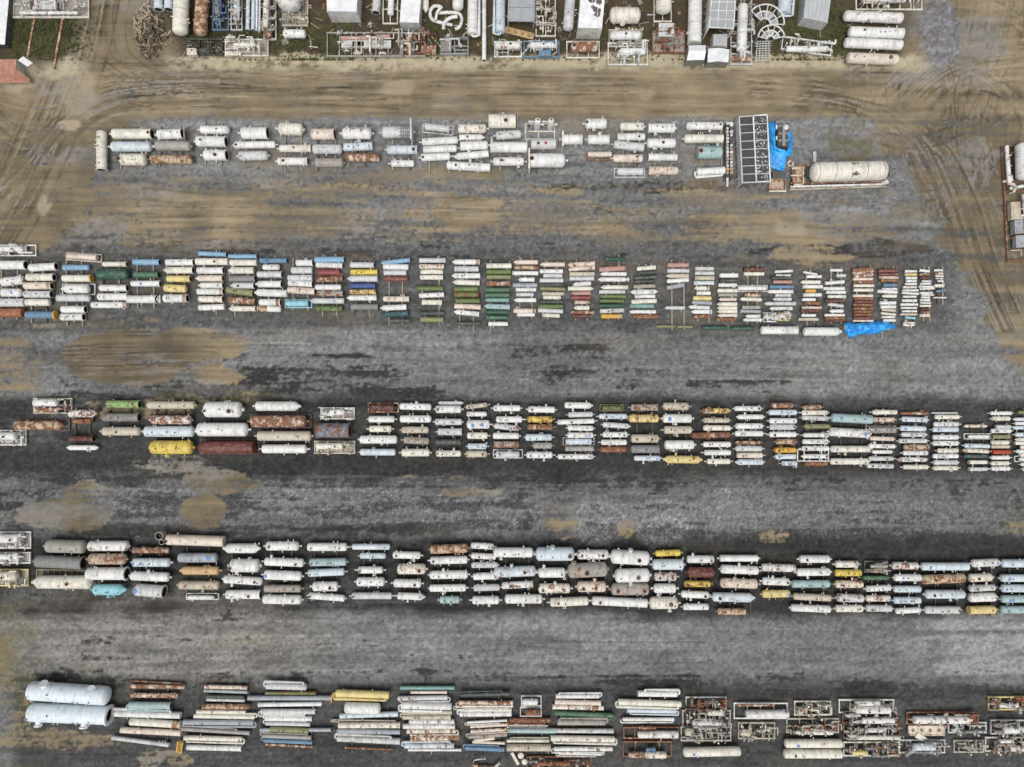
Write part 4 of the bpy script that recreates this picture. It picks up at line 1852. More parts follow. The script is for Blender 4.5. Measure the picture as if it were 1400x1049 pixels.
bent('short white hooked pipe crossing the other bent pipes', [(880, 180, 1.1), (810, 195, 1.1), (755, 240, 1.0), (748, 295, .8)], .24)
bent('short straight white pipe bend standing on the looped pipe', [(735, 90, 1.2), (690, 140, 1.1), (672, 215, 1.0)], .2)

# timber heap
rg = random.Random(11)
def heap_point():
    while True:
        x, y = rg.uniform(-1, 1), rg.uniform(-1, 1)
        if x * x + y * y < 1: return x, y
c0 = P(205, 42)
for i in range(150):
    x, y = heap_point(); ln_ = rg.uniform(.7, 2.6); z = .1 + 1.0 * (1 - math.hypot(x, y)) * rg.random() + .05
    an = rg.gauss(2.0, .75)
    m = MB(); w_ = rg.uniform(.07, .2); m.box((0, 0, 0), (ln_, w_, rg.uniform(.06, .16)))
    pale = y > -.1 and x < .1 and rg.random() < .65
    o = m.build('waste_timber', None, None, [TIMBER if pale else (PIPEB if rg.random() < .5 else DARKTIMBER)], sharp=True)
    o.location = (c0[0] + x * 2.1, c0[1] + y * 3.6, z); o.rotation_euler = (rg.uniform(-.2, .2), rg.uniform(-.2, .2), an)
    tag(o, 'pale waste plank in the timber heap beside the cream column' if pale else 'dark waste plank in the timber heap beside the cream column', 'timber', 'pale planks of the timber heap' if pale else 'dark planks of the timber heap')

# specials from the survey
def simple_part_vessel(root, a, b, r, zc, code, ends='dd', name='vessel'):
    d = Vector(b) - Vector(a); Ln = d.length; h = Ln / 2
    A, k0 = end_prof(ends[0], r, 0); B, k1 = end_prof(ends[1], r, 1)
    seg = 26 if r > .6 else 14
    m = MB(); m.lathe([(-h + u, v) for u, v in A] + [(h - u, v) for u, v in reversed(B)], (0, 0, 0), 'x', seg)
    for i in range(k0 * seg): m.m[i] = 1
    if k1:
        for i in range(len(m.m) - k1 * seg, len(m.m)): m.m[i] = 1
    o = m.build(name, paint(code), root, [PAINT, BORE])
    o.location = ((a[0] + b[0]) / 2, (a[1] + b[1]) / 2, zc); o.rotation_euler = (0, 0, math.atan2(d.y, d.x))
    return o, Ln

for sp in SPECIAL:
    kind, e = sp[0], sp[1]
    if kind == 'oldskid':
        fr = e; a = P(fr[0], fr[1] - fr[4] / 2, .3); b = P(fr[2], fr[1] + fr[4] / 2, .3)
        mid = ((a[0] + b[0]) / 2, (a[1] + b[1]) / 2); hx = (b[0] - a[0]) / 2; hy = (a[1] - b[1]) / 2
        root = thing('equipment_skid', 'low olive skid frame with grating under the cream tank near the bottom left', 'skid', (mid[0], mid[1], 0), -.02, 'steel framed equipment skids')
        m = MB()
        for y in (-hy, hy): m.box((0, y, .16), (2 * hx, .16, .26))
        for i in range(12): m.box((-hx + 2 * hx * i / 11, 0, .16), (.12, 2 * hy - .16, .22))
        m.build('frame', paint('o2'), root, sharp=True)
        m = MB(); m.box((0, 0, .06), (2 * hx - .2, 2 * hy - .2, .04)); m.build('deck_plate', paint('n2'), root, sharp=True)
    elif kind in ('giantA', 'giantB'):
        px0, py0, px1, py1, w = e[:5]
        r = w / 2 * S * .92; zc = r + .25
        a = P(px0, py0, zc); b = P(px1, py1, zc)
        d = Vector(b) - Vector(a); an = math.atan2(d.y, d.x); mid = ((a[0] + b[0]) / 2, (a[1] + b[1]) / 2)
        lab = 'huge pale blue tank with two raised hatches, upper of the pair' if kind == 'giantA' else 'huge pale blue tank with open round end, lower of the pair'
        root = thing('giant_tank', lab, 'tank', (mid[0], mid[1], 0), an, 'giant pale blue tanks')
        h = d.length / 2
        o, Ln = simple_part_vessel(root, (-h, 0), (h, 0), r, zc, 'L0', 'dd' if kind == 'giantA' else 'df', 'shell')
        o.color = (.66, .73, .77, .03)
        if kind == 'giantB':
            q = MB(); q.lathe([(h - .28, r * .7), (h - .28, r * 1.09), (h + .05, r * 1.09), (h + .05, r * .74), (h - .27, r * .7)], (0, 0, zc), 'x', 32); q.build('end_flange', (.74, .78, .80, .03), root)
        for k, (x, sg, el) in enumerate(((-.27, 1, .55), (.32, 1, .75)) if kind == 'giantA' else ((-.36, -1, .1), (.2, -1, .15))):
            y = sg * r * math.cos(el); z = zc + r * math.sin(el)
            hs = link('hatch', MANW, (.74, .78, .80, .03), root, (x * Ln, y, z), (-sg * (math.pi / 2 - el), 0, 0), (.55, .55, .55))
        for x, sg in ((-.17, -1), (-.12, -1), (.22, -1), (.27, -1), (-.44, -1), (.1, -1)):
            el = rg.uniform(.0, .5); q = .09
            link('nozzle', NOZ, paint('L1'), root, (x * Ln, sg * r * math.cos(el), zc + r * math.sin(el)), (-sg * (math.pi / 2 - el), 0, 0), (q, q, .25))
        for x, y in ((-.45, -.35), (.1, -.6), (.16, -.62), (.3, -.45), (-.2, .1)):
            link('open_nozzle', OPENM, paint('L1'), root, (x * Ln, y * r, zc + r * math.sqrt(1 - y * y) + .0), (math.asin(-y), 0, 0), (.14, .14, .1))
        for sx in (-.3, .3): link('saddle', SADDLE, paint('K2'), root, (sx * Ln, 0, .01), None, (.35, r * 1.3, zc - r * .75))
    elif kind == 'twin':
        a = P(e[0], e[1] - e[4] / 2, .3); b = P(e[2], e[1] + e[4] / 2, .3)
        mid = ((a[0] + b[0]) / 2, (a[1] + b[1]) / 2); hx = (b[0] - a[0]) / 2; hy = (a[1] - b[1]) / 2
        root = thing('tower_skid', 'cream skid with two upright white columns behind the red lidded vessel', 'skid', (mid[0], mid[1], 0))
        m = MB()
        for y in (-hy, hy, 0): m.box((0, y, .2), (2 * hx, .16, .28))
        for x in (-hx, -hx * .1, hx): m.box((x, 0, .2), (.15, 2 * hy - .16, .24))
        m.build('frame', paint('C1'), root, sharp=True)
        for px in (495, 615):
            q = P(660 + px / 6.667, 140 + 232 / 6.667, .4); x, y = q[0] - mid[0], q[1] - mid[1]
            m = MB(); rr = .43
            m.lathe([(.3, 0), (.3, rr), (3.0, rr), (3.25, rr * .8), (3.38, rr * .45), (3.42, 0)], (x, y, 0), 'z', 20)
            o = m.build('column', paint('W1'), root)
            link('open_manway', OPENM, paint('W1'), root, (x, y + (.0 if px > 500 else -.02), 3.42), None, (.17, .17, .1))
            m = MB(); m.tube([(x, y, 1.5), (x + .8, y + .1, 1.5), (x + .8, y + .1, .3)], .09, 8)
            m.tube([(x - .3, y + .2, 2.2), (x - 1.1, y + .2, 2.2), (x - 1.1, y + .2, .3)], .08, 8); m.build('pipe_run', paint('C1'), root)
            m = MB(); m.box((x + .8, y + .1, 1.0), (.3, .3, .3)); m.lathe([(0, .1), (.03, .2), (.06, .1)], (x + .8, y + .1, 1.35), 'z', 10); m.build('valve', paint('k1'), root)
        m = MB(); m.tube([(-hx + .2, hy - .3, 1.2), (-hx + .2, -hy + .4, 1.2), (-hx + .7, -hy + .4, 1.2)], .1, 8); m.build('pipe_run', paint('k2'), root)
    elif kind == 'plate':
        a = P(e[0], e[1] if e[3] == e[1] else (e[1] + e[3]) / 2, .6); b = P(e[2], e[3] if e[3] == e[1] else (e[1] + e[3]) / 2, .6)
        an = -math.atan2((e[3] - e[1]), (e[2] - e[0])); hx = (b[0] - a[0]) / 2; w_ = e[4] * S * .72 if sp[2] == 0 else e[4] * S
        lab = 'tan rust stained flat tray leaning with a bent leg, between rusty skid and blue skid' if sp[2] else 'ochre tray with four lumps lying slanted below the grey cooler'
        root = thing('steel_tray', lab, 'tray', ((a[0] + b[0]) / 2, (a[1] + b[1]) / 2, 0), an)
        m = MB(); m.box((0, 0, .5), (2 * hx, w_, .1))
        for y in (-1, 1): m.box((0, y * w_ / 2, .56), (2 * hx, .08, .2))
        for x in (-1, 1): m.box((x * hx, 0, .56), (.08, w_ - .08, .2))
        m.build('tray', paint(e[5] if len(e[5]) > 1 else e[5] + '2'), root, sharp=True)
        m = MB()
        for i in range(4): m.lathe([(0, .22), (.16, .2), (.2, 0)], (-hx * .75 + i * hx * .48, 0, .55), 'z', 9)
        m.build('lump', paint('o2'), root)
        for x in (-.7, .7):
            m = MB(); m.box((x * hx, 0, .23), (.15, w_ * .9, .45)); m.build('support', paint('K2'), root, sharp=True)
        if sp[2]:
            m = MB(); m.beam((-hx * .6, -w_ * .4, .75), (hx * .1, -w_ * 1.25, .3), .75, .08); m.build('bent_leg', paint('C1'), root, sharp=True)
    elif kind == 'ladder':
        c = P((e[0] + e[2]) / 2, e[1], .3); hh = e[4] * S / 2; hw = (e[2] - e[0]) * S / 2
        root = thing('pallet_rack', 'amber slatted rack standing at the end of the rusty heater tubes', 'rack', (c[0], c[1], 0), -.25)
        m = MB()
        for x in (-hw * .7, hw * .7): m.beam((x, -hh, .4), (x, hh, .9), .12, .12)
        m.build('side_rail', paint('A1'), root, sharp=True)
        m = MB()
        for i in range(7): m.beam((-hw * .7, -hh + (i + .5) * 2 * hh / 7, .45 + i * .07), (hw * .7, -hh + (i + .5) * 2 * hh / 7, .45 + i * .07), .1, .06)
        m.build('slat', paint('A2'), root, sharp=True)
        m = MB()
        for y in (-hh * .9, hh * .9): m.box((0, y, .25), (hw * 1.2, .1, .5))
        m.build('foot', paint('A2'), root, sharp=True)
    elif kind == 'frameonly':
        a = P(e[0], e[1] - e[4] / 2, .8); b = P(e[2], e[1] + e[4] / 2, .8)
        mid = ((a[0] + b[0]) / 2, (a[1] + b[1]) / 2); hx = (b[0] - a[0]) / 2; hy = (a[1] - b[1]) / 2
        root = thing('lifting_frame', 'white rectangular lifting frame around the lowest white vessel of its stack', 'frame', (mid[0], mid[1], 0))
        m = MB()
        for y in (-hy, hy): m.beam((-hx, y, .8), (hx, y, .8), .12, .14)
        for x in (-hx, -hx * .58, hx * .55, hx): m.beam((x, -hy + .06, .8), (x, hy - .06, .8), .12, .12)
        m.build('frame_bars', paint('W1'), root, sharp=True)
        for x in (-hx, hx):
            for y in (-hy, hy):
                m = MB(); m.beam((x, y, 0), (x, y, .74), .1, .1); m.build('foot', paint('W1'), root, sharp=True)
    elif kind == 'scrap':
        x0, x1 = e[0], e[2]; c = P((x0 + x1) / 2, e[1], .3); hx = (x1 - x0) * S / 2; hy = e[4] * S / 2
        if e[5][0] == 'E':
            root = thing('winch_base', 'rust orange winch base with bent arms at the bottom edge', 'machine part', (c[0], c[1], 0))
            m = MB(); m.box((-.4, -.4, .35), (hx * 1.1, .7, .6)); m.box((-hx * .6, .1, .5), (.8, .5, .9)); m.build('base', paint('E3'), root, sharp=True)
            m = MB(); m.tube([(-hx * .7, .2, .7), (-hx * .65, 1.0, .9), (-hx * .3, 1.15, .9), (0, 1.2, .9)], .09, 7); m.tube([(hx * .3, -.5, .5), (hx * .6, .1, .8), (hx * .8, .6, .8)], .18, 8); m.build('arm', paint('C3'), root)
            m = MB(); m.lathe([(-.3, 0), (-.3, .4), (.3, .4), (.3, 0)], (0, -.3, .8), 'x', 14); m.build('drum', paint('C2'), root)
        else:
            root = thing('bucket_arm', 'pale tan hinged bracket with two rounded pads at the bottom edge', 'machine part', (c[0], c[1], 0))
            m = MB(); m.beam((-hx + .1, hy, .5), (-.1, -hy * .9, .5), .4, .2); m.build('arm', paint('P1'), root, sharp=True)
            for x, y, q in ((.25, .45, .45), (.75, -.4, .42)):
                m = MB(); m.lathe([(0, q * .8), (.15, q), (.35, q * .9), (.45, q * .4), (.46, 0)], (x, y, .3), 'z', 14); m.build('pad', paint('C1'), root)

# tarp covered tank at the end of the second row
def P7(x, y, z, ox=1110, oy=340, s=7.0): return P(ox + x / s, oy + y / s, z)
def drape(label, outline, ridge, zfun, ox, oy, s, name='blue_tarp'):
    """outline: closed list of crumpled hem points; a grid sheet falls from the ridge to the hem"""
    n = len(outline); K = 9
    m = MB(); rgn = random.Random(17)
    rings = []
    for k in range(K + 1):
        t = k / K
        ring = []
        for i, (x, y) in enumerate(outline):
            rx, ry = ridge(x, y)
            X = rx + (x - rx) * t; Y = ry + (y - ry) * t
            z = zfun(t) + .07 * math.sin(i * 2.3 + k * .9) * (.3 + t) + rgn.uniform(-.04, .04)
            if k == K: z = .06 + .05 * rgn.random()
            p = P(ox + X / s, oy + Y / s, max(z, .05)); ring.append((p[0], p[1], max(z, .05)))
        rings.append(ring)
    vs = [v for r in rings for v in r]; fs = []
    for k in range(K):
        for i in range(n):
            j = (i + 1) % n
            fs.append((k * n + i, k * n + j, (k + 1) * n + j, (k + 1) * n + i))
    fs.append(tuple(range(n))[::-1])
    m.add(vs, fs)
    o = m.build(name, None, None, [TARP], sharp=True)
    for p_ in o.data.polygons: p_.use_smooth = True
    sd = o.modifiers.new('sub', 'SUBSURF'); sd.levels = 1; sd.render_levels = 1
    tx = bpy.data.textures.new('folds', 'CLOUDS'); tx.noise_scale = .55
    dm = o.modifiers.new('folds', 'DISPLACE'); dm.texture = tx; dm.strength = .22; dm.texture_coords = 'GLOBAL'; dm.mid_level = .4
    return o
def dens(pts, k=4):
    out = []
    for i in range(len(pts)):
        a, b = pts[i], pts[(i + 1) % len(pts)]
        for j in range(k): out.append((a[0] + (b[0] - a[0]) * j / k, a[1] + (b[1] - a[1]) * j / k))
    return out
ol = dens([(300, 712), (360, 703), (420, 715), (480, 708), (560, 702), (640, 695), (730, 700), (800, 735), (803, 758), (760, 768), (690, 785), (640, 810), (580, 822), (520, 820), (430, 825), (390, 852), (345, 845), (335, 815), (305, 795), (330, 760)])
o = drape('', ol, lambda x, y: (min(max(x, 345), 770), 752 if x > 420 else 765), lambda t: 1.25 * math.sqrt(max(0, 1 - (t * .98) ** 2)), 1110, 340, 7.0)
tag(o, 'bright blue tarp wrapped around a long tank at the end of the second row', 'tarp')
e = [1110 + 335 / 7, 340 + 750 / 7, 1110 + 760 / 7, 340 + 752 / 7, 62 / 7, 'G1', 'dd', []]
zc = .9; a = P(e[0], e[1], zc); b = P(e[2], e[3], zc)
root = thing('storage_vessel', 'grey tank wrapped under the bright blue tarp of the second row', 'tank', ((a[0] + b[0]) / 2, (a[1] + b[1]) / 2, 0))
ln_ = b[0] - a[0]; o, _ = simple_part_vessel(root, (-ln_ / 2 - .25, 0), (ln_ / 2, 0), .40, .62, 'G1', 'nd', 'shell')
for x, y0, y1 in ((330, 800, 880), (668, 780, 860)):
    a, b = P7(x, y0, .1), P7(x, y1, .1); m = MB(); m.beam((a[0], a[1], .1), (b[0], b[1], .1), .16, .2)
    tag(m.build('timber_sleeper', None, None, [TIMBER], sharp=True), 'short timber sleeper poking out below the ' + ('wide' if x < 500 else 'narrow') + ' end of the blue tarp', 'sleeper', 'timber sleepers under the stacks')

# engine with tarp, first row
def PE(x, y, z): return P(920 + x / 6.667, 145 + y / 6.667, z)
c = PE(1000, 270, 1.2); root = thing('diesel_engine', 'black diesel engine with white air filter half uncovered by the blue tarp', 'engine', (c[0], c[1], 0))
m = MB(); m.box((0, 0, .75), (1.5, 3.1, 1.1)); m.box((0, 0, .15), (1.8, 3.5, .26)); m.build('block', None, root, [ENGINE], sharp=True)
for i in range(6):
    for x in (-.45, .45):
        m = MB(); m.box((x, -1.3 + i * .5, 1.42), (.42, .38, .26)); m.box((x * .5, -1.3 + i * .5, 1.6), (.2, .14, .1)); m.build('cylinder_head', (.2, .2, .195, .2) if i % 2 else (.06, .06, .06, .1), root, sharp=True)
for x in (-.1, .12):
    m = MB(); m.tube([(x, -1.5, 1.66), (x, 1.5, 1.66)], .06, 7); m.build('fuel_pipe', paint('G1'), root)
m = MB(); m.lathe([(0, .33), (.4, .35), (.48, .25), (.5, 0)], (.28, .95, 1.35), 'z', 18); m.build('air_filter', paint('W'), root)
for y in (1.1, -.4):
    m = MB(); m.box((-.88, y, 1.3), (.2, .5, .3)); m.build('side_cover', paint('W'), root, sharp=True)
m = MB(); m.lathe([(-.25, .0), (-.25, .45), (.25, .45), (.25, 0)], (0, 1.85, 1.0), 'y', 16); m.box((-.6, 1.8, 1.1), (.7, .35, .45)); m.box((.65, 1.8, 1.1), (.6, .3, .4)); m.build('flywheel', paint('K1'), root)
ol = dens([(862, 165), (900, 158), (950, 160), (955, 175), (935, 200), (930, 300), (940, 375), (985, 392), (1030, 400), (1062, 350), (1052, 290), (1066, 225), (1085, 265), (1088, 330), (1092, 380), (1085, 440), (1050, 458), (1035, 500), (1020, 560), (1000, 600), (950, 592), (890, 560), (880, 470), (872, 330)], 3)
# the tarp is a slung strip: west side, fold at the south, short east tail
def strip(name, label, pts_w, seed, tagit=True, parent=None):
    rgn = random.Random(seed); m = MB(); rows = []
    for (xa, ya, za, xb, yb, zb) in pts_w:
        rowv = []
        for k in range(9):
            t = k / 8; z = za + (zb - za) * t + .12 * math.sin(t * math.pi) + rgn.uniform(-.07, .07)
            p = PE(xa + (xb - xa) * t, ya + (yb - ya) * t, max(z, .06)); rowv.append((p[0] + rgn.uniform(-.05, .05), p[1] + rgn.uniform(-.05, .05), max(z, .06)))
        rows.append(rowv)
    fs = []
    for i in range(len(rows) - 1):
        for k in range(8): fs.append((i * 9 + k, i * 9 + k + 1, (i + 1) * 9 + k + 1, (i + 1) * 9 + k))
    m.add([v for r in rows for v in r], fs)
    o = m.build(name, None, parent, [TARP])
    for p_ in o.data.polygons: p_.use_smooth = True
    sm = o.modifiers.new('thick', 'SOLIDIFY'); sm.thickness = .03
    sd = o.modifiers.new('sub', 'SUBSURF'); sd.levels = 1; sd.render_levels = 2
    tx = bpy.data.textures.new('crease', 'CLOUDS'); tx.noise_scale = .4
    dm = o.modifiers.new('crease', 'DISPLACE'); dm.texture = tx; dm.strength = .16; dm.texture_coords = 'GLOBAL'
    return o
root = thing('blue_tarp', 'crumpled bright blue tarp slung over the black engine beside the cooler', 'tarp', (0, 0, 0))
W = [(858, 150, .3, 955, 158, 1.5)] + [(860 + i * 1.4, 170 + i * 26, .15 + .1 * (i % 3), 938 - (8 if i in (3, 4, 5) else 0), 178 + i * 25, 1.1 + .2 * (i % 2)) for i in range(9)]
W += [(876, 415, .3, 990, 395, 1.35), (880, 450, .25, 1045, 405, 1.3), (882, 490, .3, 1045, 425, 1.0), (884, 530, .3, 1040, 450, .8), (888, 560, .25, 1030, 500, .55), (950, 592, .2, 1020, 560, .4), (1000, 602, .1, 1005, 598, .15)]
strip('sheet', '', W, 3, parent=root)
E_ = [(1052, 225, 1.3, 1075, 228, 1.0), (1050, 260, 1.3, 1086, 270, .6), (1053, 300, 1.3, 1090, 315, .4), (1058, 345, 1.25, 1084, 350, .4), (1045, 370, 1.2, 1088, 385, .4), (1040, 410, 1.1, 1090, 425, .3), (1035, 440, .8, 1078, 452, .2), (1040, 458, .5, 1055, 462, .1)]
strip('sheet_tail', '', E_, 4, parent=root)

# rusty bin and trailer in front of it
c = PE(955, 680, 1.2); root = thing('rust_bin', 'rust orange box bin with black lid beside the trailer frame', 'bin', (c[0], c[1], 0))
w2, h2 = 1.1, 1.35
m = MB()
m.box((0, -h2 + .06, .6), (2 * w2, .1, 1.2)); m.box((0, .2, .6), (2 * w2 - .02, .1, 1.2)); m.box((-w2 + .06, -.5, .6), (.1, 1.5, 1.18)); m.box((w2 - .06, -.5, .6), (.1, 1.5, 1.18)); m.box((0, -.55, .75), (2 * w2 - .25, 1.35, .06))
m.build('bin_body', paint('E4'), root, sharp=True)
m = MB(); m.box((.2, .75, .7), (1.7, .9, .9)); m.box((.2, .75, 1.17), (1.76, .96, .04)); m.build('black_lid', paint('D1'), root, sharp=True)
m = MB(); m.box((0, -h2 - .08, 1.12), (2 * w2 + .1, .14, .14)); m.build('rim', paint('C'), root, sharp=True)

def PT(x, y, z): return P(1040 + x / 6.667, 145 + y / 6.667, z)
a, b = PT(245, 525, .8), PT(1165, 765, .8); mid = ((a[0] + b[0]) / 2, (a[1] + b[1]) / 2); hx = (b[0] - a[0]) / 2; hy = (a[1] - b[1]) / 2
root = thing('tank_trailer', 'long rusty trailer frame carrying a white tank with dark patches', 'trailer', (mid[0], mid[1], 0), math.radians(.8))
def tl(x, y, z): p = PT(x, y, z); return (p[0] - mid[0], p[1] - mid[1], z)
m = MB()
for y in (540, 700): m.beam(tl(270, y, .75), tl(1140, y, .75), .2, .4)
for x in (290, 390, 470, 620, 780, 900, 1040, 1130): m.beam(tl(x, 540, .75), tl(x, 700, .75), .14, .3)
m.build('chassis', paint('R2'), root, sharp=True)
m = MB(); m.box((tl(345, 610, .6)[0], tl(345, 620, .6)[1], .78), (1.6, 2.3, .06)); m.build('deck_plate', paint('R3'), root, sharp=True)
m = MB(); m.box((tl(790, 650, .6)[0], tl(790, 620, .6)[1], .5), (9.6, 2.2, .06)); m.build('under_tray', paint('R2'), root, sharp=True)
m = MB(); m.beam(tl(268, 733, 1.0), tl(1100, 722, 1.0), .22, .5); m.build('side_rail', paint('W2'), root, sharp=True)
m = MB(); m.beam(tl(262, 758, .5), tl(1130, 742, .5), .16, .3); m.build('lower_rail', paint('c2'), root, sharp=True)
o, Ln = simple_part_vessel(root, tl(452, 600, 2.2)[:2], tl(1150, 594, 2.2)[:2], 1.28, 2.2, 'C', 'dd', 'tank')
link('open_manway', OPENM, paint('C1'), o, (Ln * .46, .35, 1.1), (-.3, 0, 0), (.14, .14, .1))
m = MB(); rg2 = random.Random(8)
for sx in (-.42, -.2, .0, .2, .42): m.lathe([(sx * Ln - .04, 1.285), (sx * Ln - .04, 1.30), (sx * Ln + .04, 1.30), (sx * Ln + .04, 1.285)], (0, 0, 0), 'x', 26)
m.build('girth_band', paint('k2'), o)
m = MB()
for i in range(16):     # flaked dark patches clinging to the shell
    x = Ln * (.035 + rg2.gauss(0, .018)); th = math.radians(90 + (rg2.choice((38, -32, -40, 30)) + rg2.uniform(-9, 9))); dth = rg2.uniform(.05, .13); dx = rg2.uniform(.08, .22)
    vs = [(x + sx * dx * rg2.uniform(.6, 1.2), 1.288 * math.cos(th + st * dth), 1.288 * math.sin(th + st * dth)) for sx, st in ((-1, -1), (1, -1), (1, 1), (-1, 1))]
    m.add(vs, [(0, 1, 2, 3)])
m.build('flaked_patch', (.05, .047, .042, .1), o, sharp=True)
for x in (700, 880):
    for y in (545, 705):
        m = MB(); q = tl(x, y, .45); m.lathe([(-.13, 0), (-.13, .3), (-.13, .45), (.13, .45), (.13, .3), (.13, 0)], q, 'y', 18); m.build('wheel', (.02, .02, .02, .02), root)
m = MB()
for p0, p1, r in (((285, 562), (350, 562), .14), ((275, 628), (385, 628), .1), ((300, 712), (380, 712), .14), ((387, 550), (387, 705), .09)): m.tube([tl(*p0, 1.2), tl(*p1, 1.2)], r, 8)
m.build('pipe_run', paint('P2'), root)
m = MB(); m.lathe([(0, .42), (.12, .42), (.12, .26), (0, .24)], tl(272, 520, 1.0), 'z', 16); m.build('flange_ring', paint('P2'), root)
m = MB(); m.beam(tl(460, 715, 1.0), tl(470, 695, 1.5), .15, .1); m.box(tl(1130, 705, .9), (.9, .5, .3), .3); m.build('mudguard', paint('G1'), root, sharp=True)
m = MB(); m.tube([tl(1150, 520, 1.2), tl(1172, 560, 1.2), tl(1165, 620, 1.2), tl(1172, 650, 1.0)], .09, 7); m.build('hose', (.03, .03, .03, .02), root)
m = MB()
for y in (580, 600, 625, 640): m.tube([tl(400, y, 1.1), tl(450, y, 1.2)], .1, 7); m.box(tl(425, y, 1.35), (.2, .2, .25))
m.build('pump_group', (.035, .035, .034, .1), root)
c = PT(493, 465, .3); m = MB(); m.beam((c[0], c[1] - .7, .2), (c[0], c[1] + .75, .2), .4, .16)
for i in range(6): m.beam((c[0] - .2, c[1] - .55 + i * .22, .3), (c[0] + .2, c[1] - .55 + i * .22, .3), .06, .05)
tag(m.build('tread_plate', paint('G1'), None, sharp=True), 'narrow pale tread plate lying behind the white trailer tank', 'plank')

# manifold of valves beside the cooler
c = PE(508, 420, .8); root = thing('valve_manifold', 'narrow dark manifold of stacked valves between green tank and cooler', 'manifold', (c[0], c[1], 0))
m = MB()
for x in (-.35, .35): m.tube([(x, -3.6, .7), (x, 3.9, .7)], .12, 8)
m.box((0, 0, .12), (1.0, 7.6, .2)); m.build('header', (.05, .048, .045, .2), root)
rg2 = random.Random(21)
for i in range(15):
    for x in (-.26, .26):
        y = -2.9 + i * .46; cc = rg2.choice(['G1', 'k2', 'c2', 'a2', 'W1']) if i < 9 else rg2.choice(['W1', 'D1', 'G2'])
        m = MB(); q = rg2.uniform(.13, .24); m.lathe([(-.2, q * .5), (.2, q * .6), (.25, q), (.33, q), (.36, 0)], (x, y, .95), 'z', 12); m.tube([(x, y - .2, .9), (x, y + .2, .9)], q * .6, 7)
        m.build('valve', paint(cc), root)
m = MB(); m.box((.0, 3.7, 1.2), (.9, .3, .35)); m.box((-.1, -4.0, .5), (.28, 1.2, .2)); m.build('control_box', paint('W1'), root, sharp=True)

# grass tufts
rgs = random.Random(33)
for i in range(230):
    x = rgs.choice([rgs.uniform(230, 1210), rgs.uniform(300, 900)]); y = rgs.uniform(2, 76); p = P(x, y)
    k = rgs.random(); m = MB(); an = rgs.uniform(0, 3.14)
    if k < .4:
        m.tube([(-rgs.uniform(.3, 1.2), 0, .1), (rgs.uniform(.2, 1.2), 0, .12)], rgs.uniform(.04, .1), 7); nm, ct, lb = 'scrap_pipe', 'pipe', 'short scrap pipe lying on the dark earth along the top edge'
        o = m.build(nm, paint(rgs.choice(['R', 'E2', 'K1', 'G2', 'W2', 'k2', 'C3'])))
    elif k < .7:
        m.box((0, 0, .07), (rgs.uniform(.5, 2.0), rgs.uniform(.08, .2), .1)); nm, ct, lb = 'scrap_plank', 'plank', 'scrap plank lying on the dark earth along the top edge'
        o = m.build(nm, None, None, [rgs.choice([TIMBER, DARKTIMBER, PIPEB])], sharp=True)
    else:
        w0 = rgs.uniform(.3, .8); m.box((0, 0, .06), (w0, w0 * rgs.uniform(.5, 1), .05)); m.box((.05, 0, .2), (w0 * .4, w0 * .3, .25)); m.tube([(-w0 * .3, 0, .1), (-w0 * .3, .1, .5)], .05, 6)
        nm, ct, lb = 'scrap_bracket', 'scrap', 'small scrap bracket lying on the dark earth along the top edge'
        o = m.build(nm, paint(rgs.choice(['R', 'E2', 'R2', 'K1', 'n', 'D', 'k2'])), sharp=True)
    o.location = (p[0], p[1], 0); o.rotation_euler = (0, 0, an)
    tag(o, lb, ct, {'scrap_pipe': 'scrap pipes on the dark earth', 'scrap_plank': 'scrap planks on the dark earth', 'scrap_bracket': 'scrap brackets on the dark earth'}[nm])

def tufts():
    rgn = np.random.RandomState(4); m = MB()
    spots = [(62, 45, 45, 28, 900), (430, 65, 60, 30, 500), (600, 45, 90, 25, 450), (1100, 55, 60, 35, 500), (1145, 40, 18, 30, 200), (300, 50, 60, 12, 250), (850, 60, 180, 25, 500)]
    for cx, cy, sx, sy, n in spots:
        for i in range(n):
            x = cx + rgn.normal() * sx * .6; y = min(cy + rgn.normal() * sy * .6, 82 if cy < 100 else 999); a = rgn.rand() * 6.28; h = .12 + rgn.rand() * .3
            p = P(x, y); w = .05 + rgn.rand() * .07; lx, ly = math.cos(a), math.sin(a)
            for k in range(3):
                b = a + k * 2.1 + rgn.rand(); bx, by = math.cos(b), math.sin(b)
                m.add([(p[0] - by * w, p[1] + bx * w, 0), (p[0] + by * w, p[1] - bx * w, 0), (p[0] + bx * h * .9, p[1] + by * h * .9, h)], [(0, 1, 2)])
    g = flat_mat('grass_blades', (.04, .05, .016), (.12, .125, .045), .5, .8)
    o = m.build('grass', None, None, [g], sharp=True); o['kind'] = 'stuff'; o['label'] = 'patchy short grass growing among the top edge equipment'; o['category'] = 'grass'
tufts()
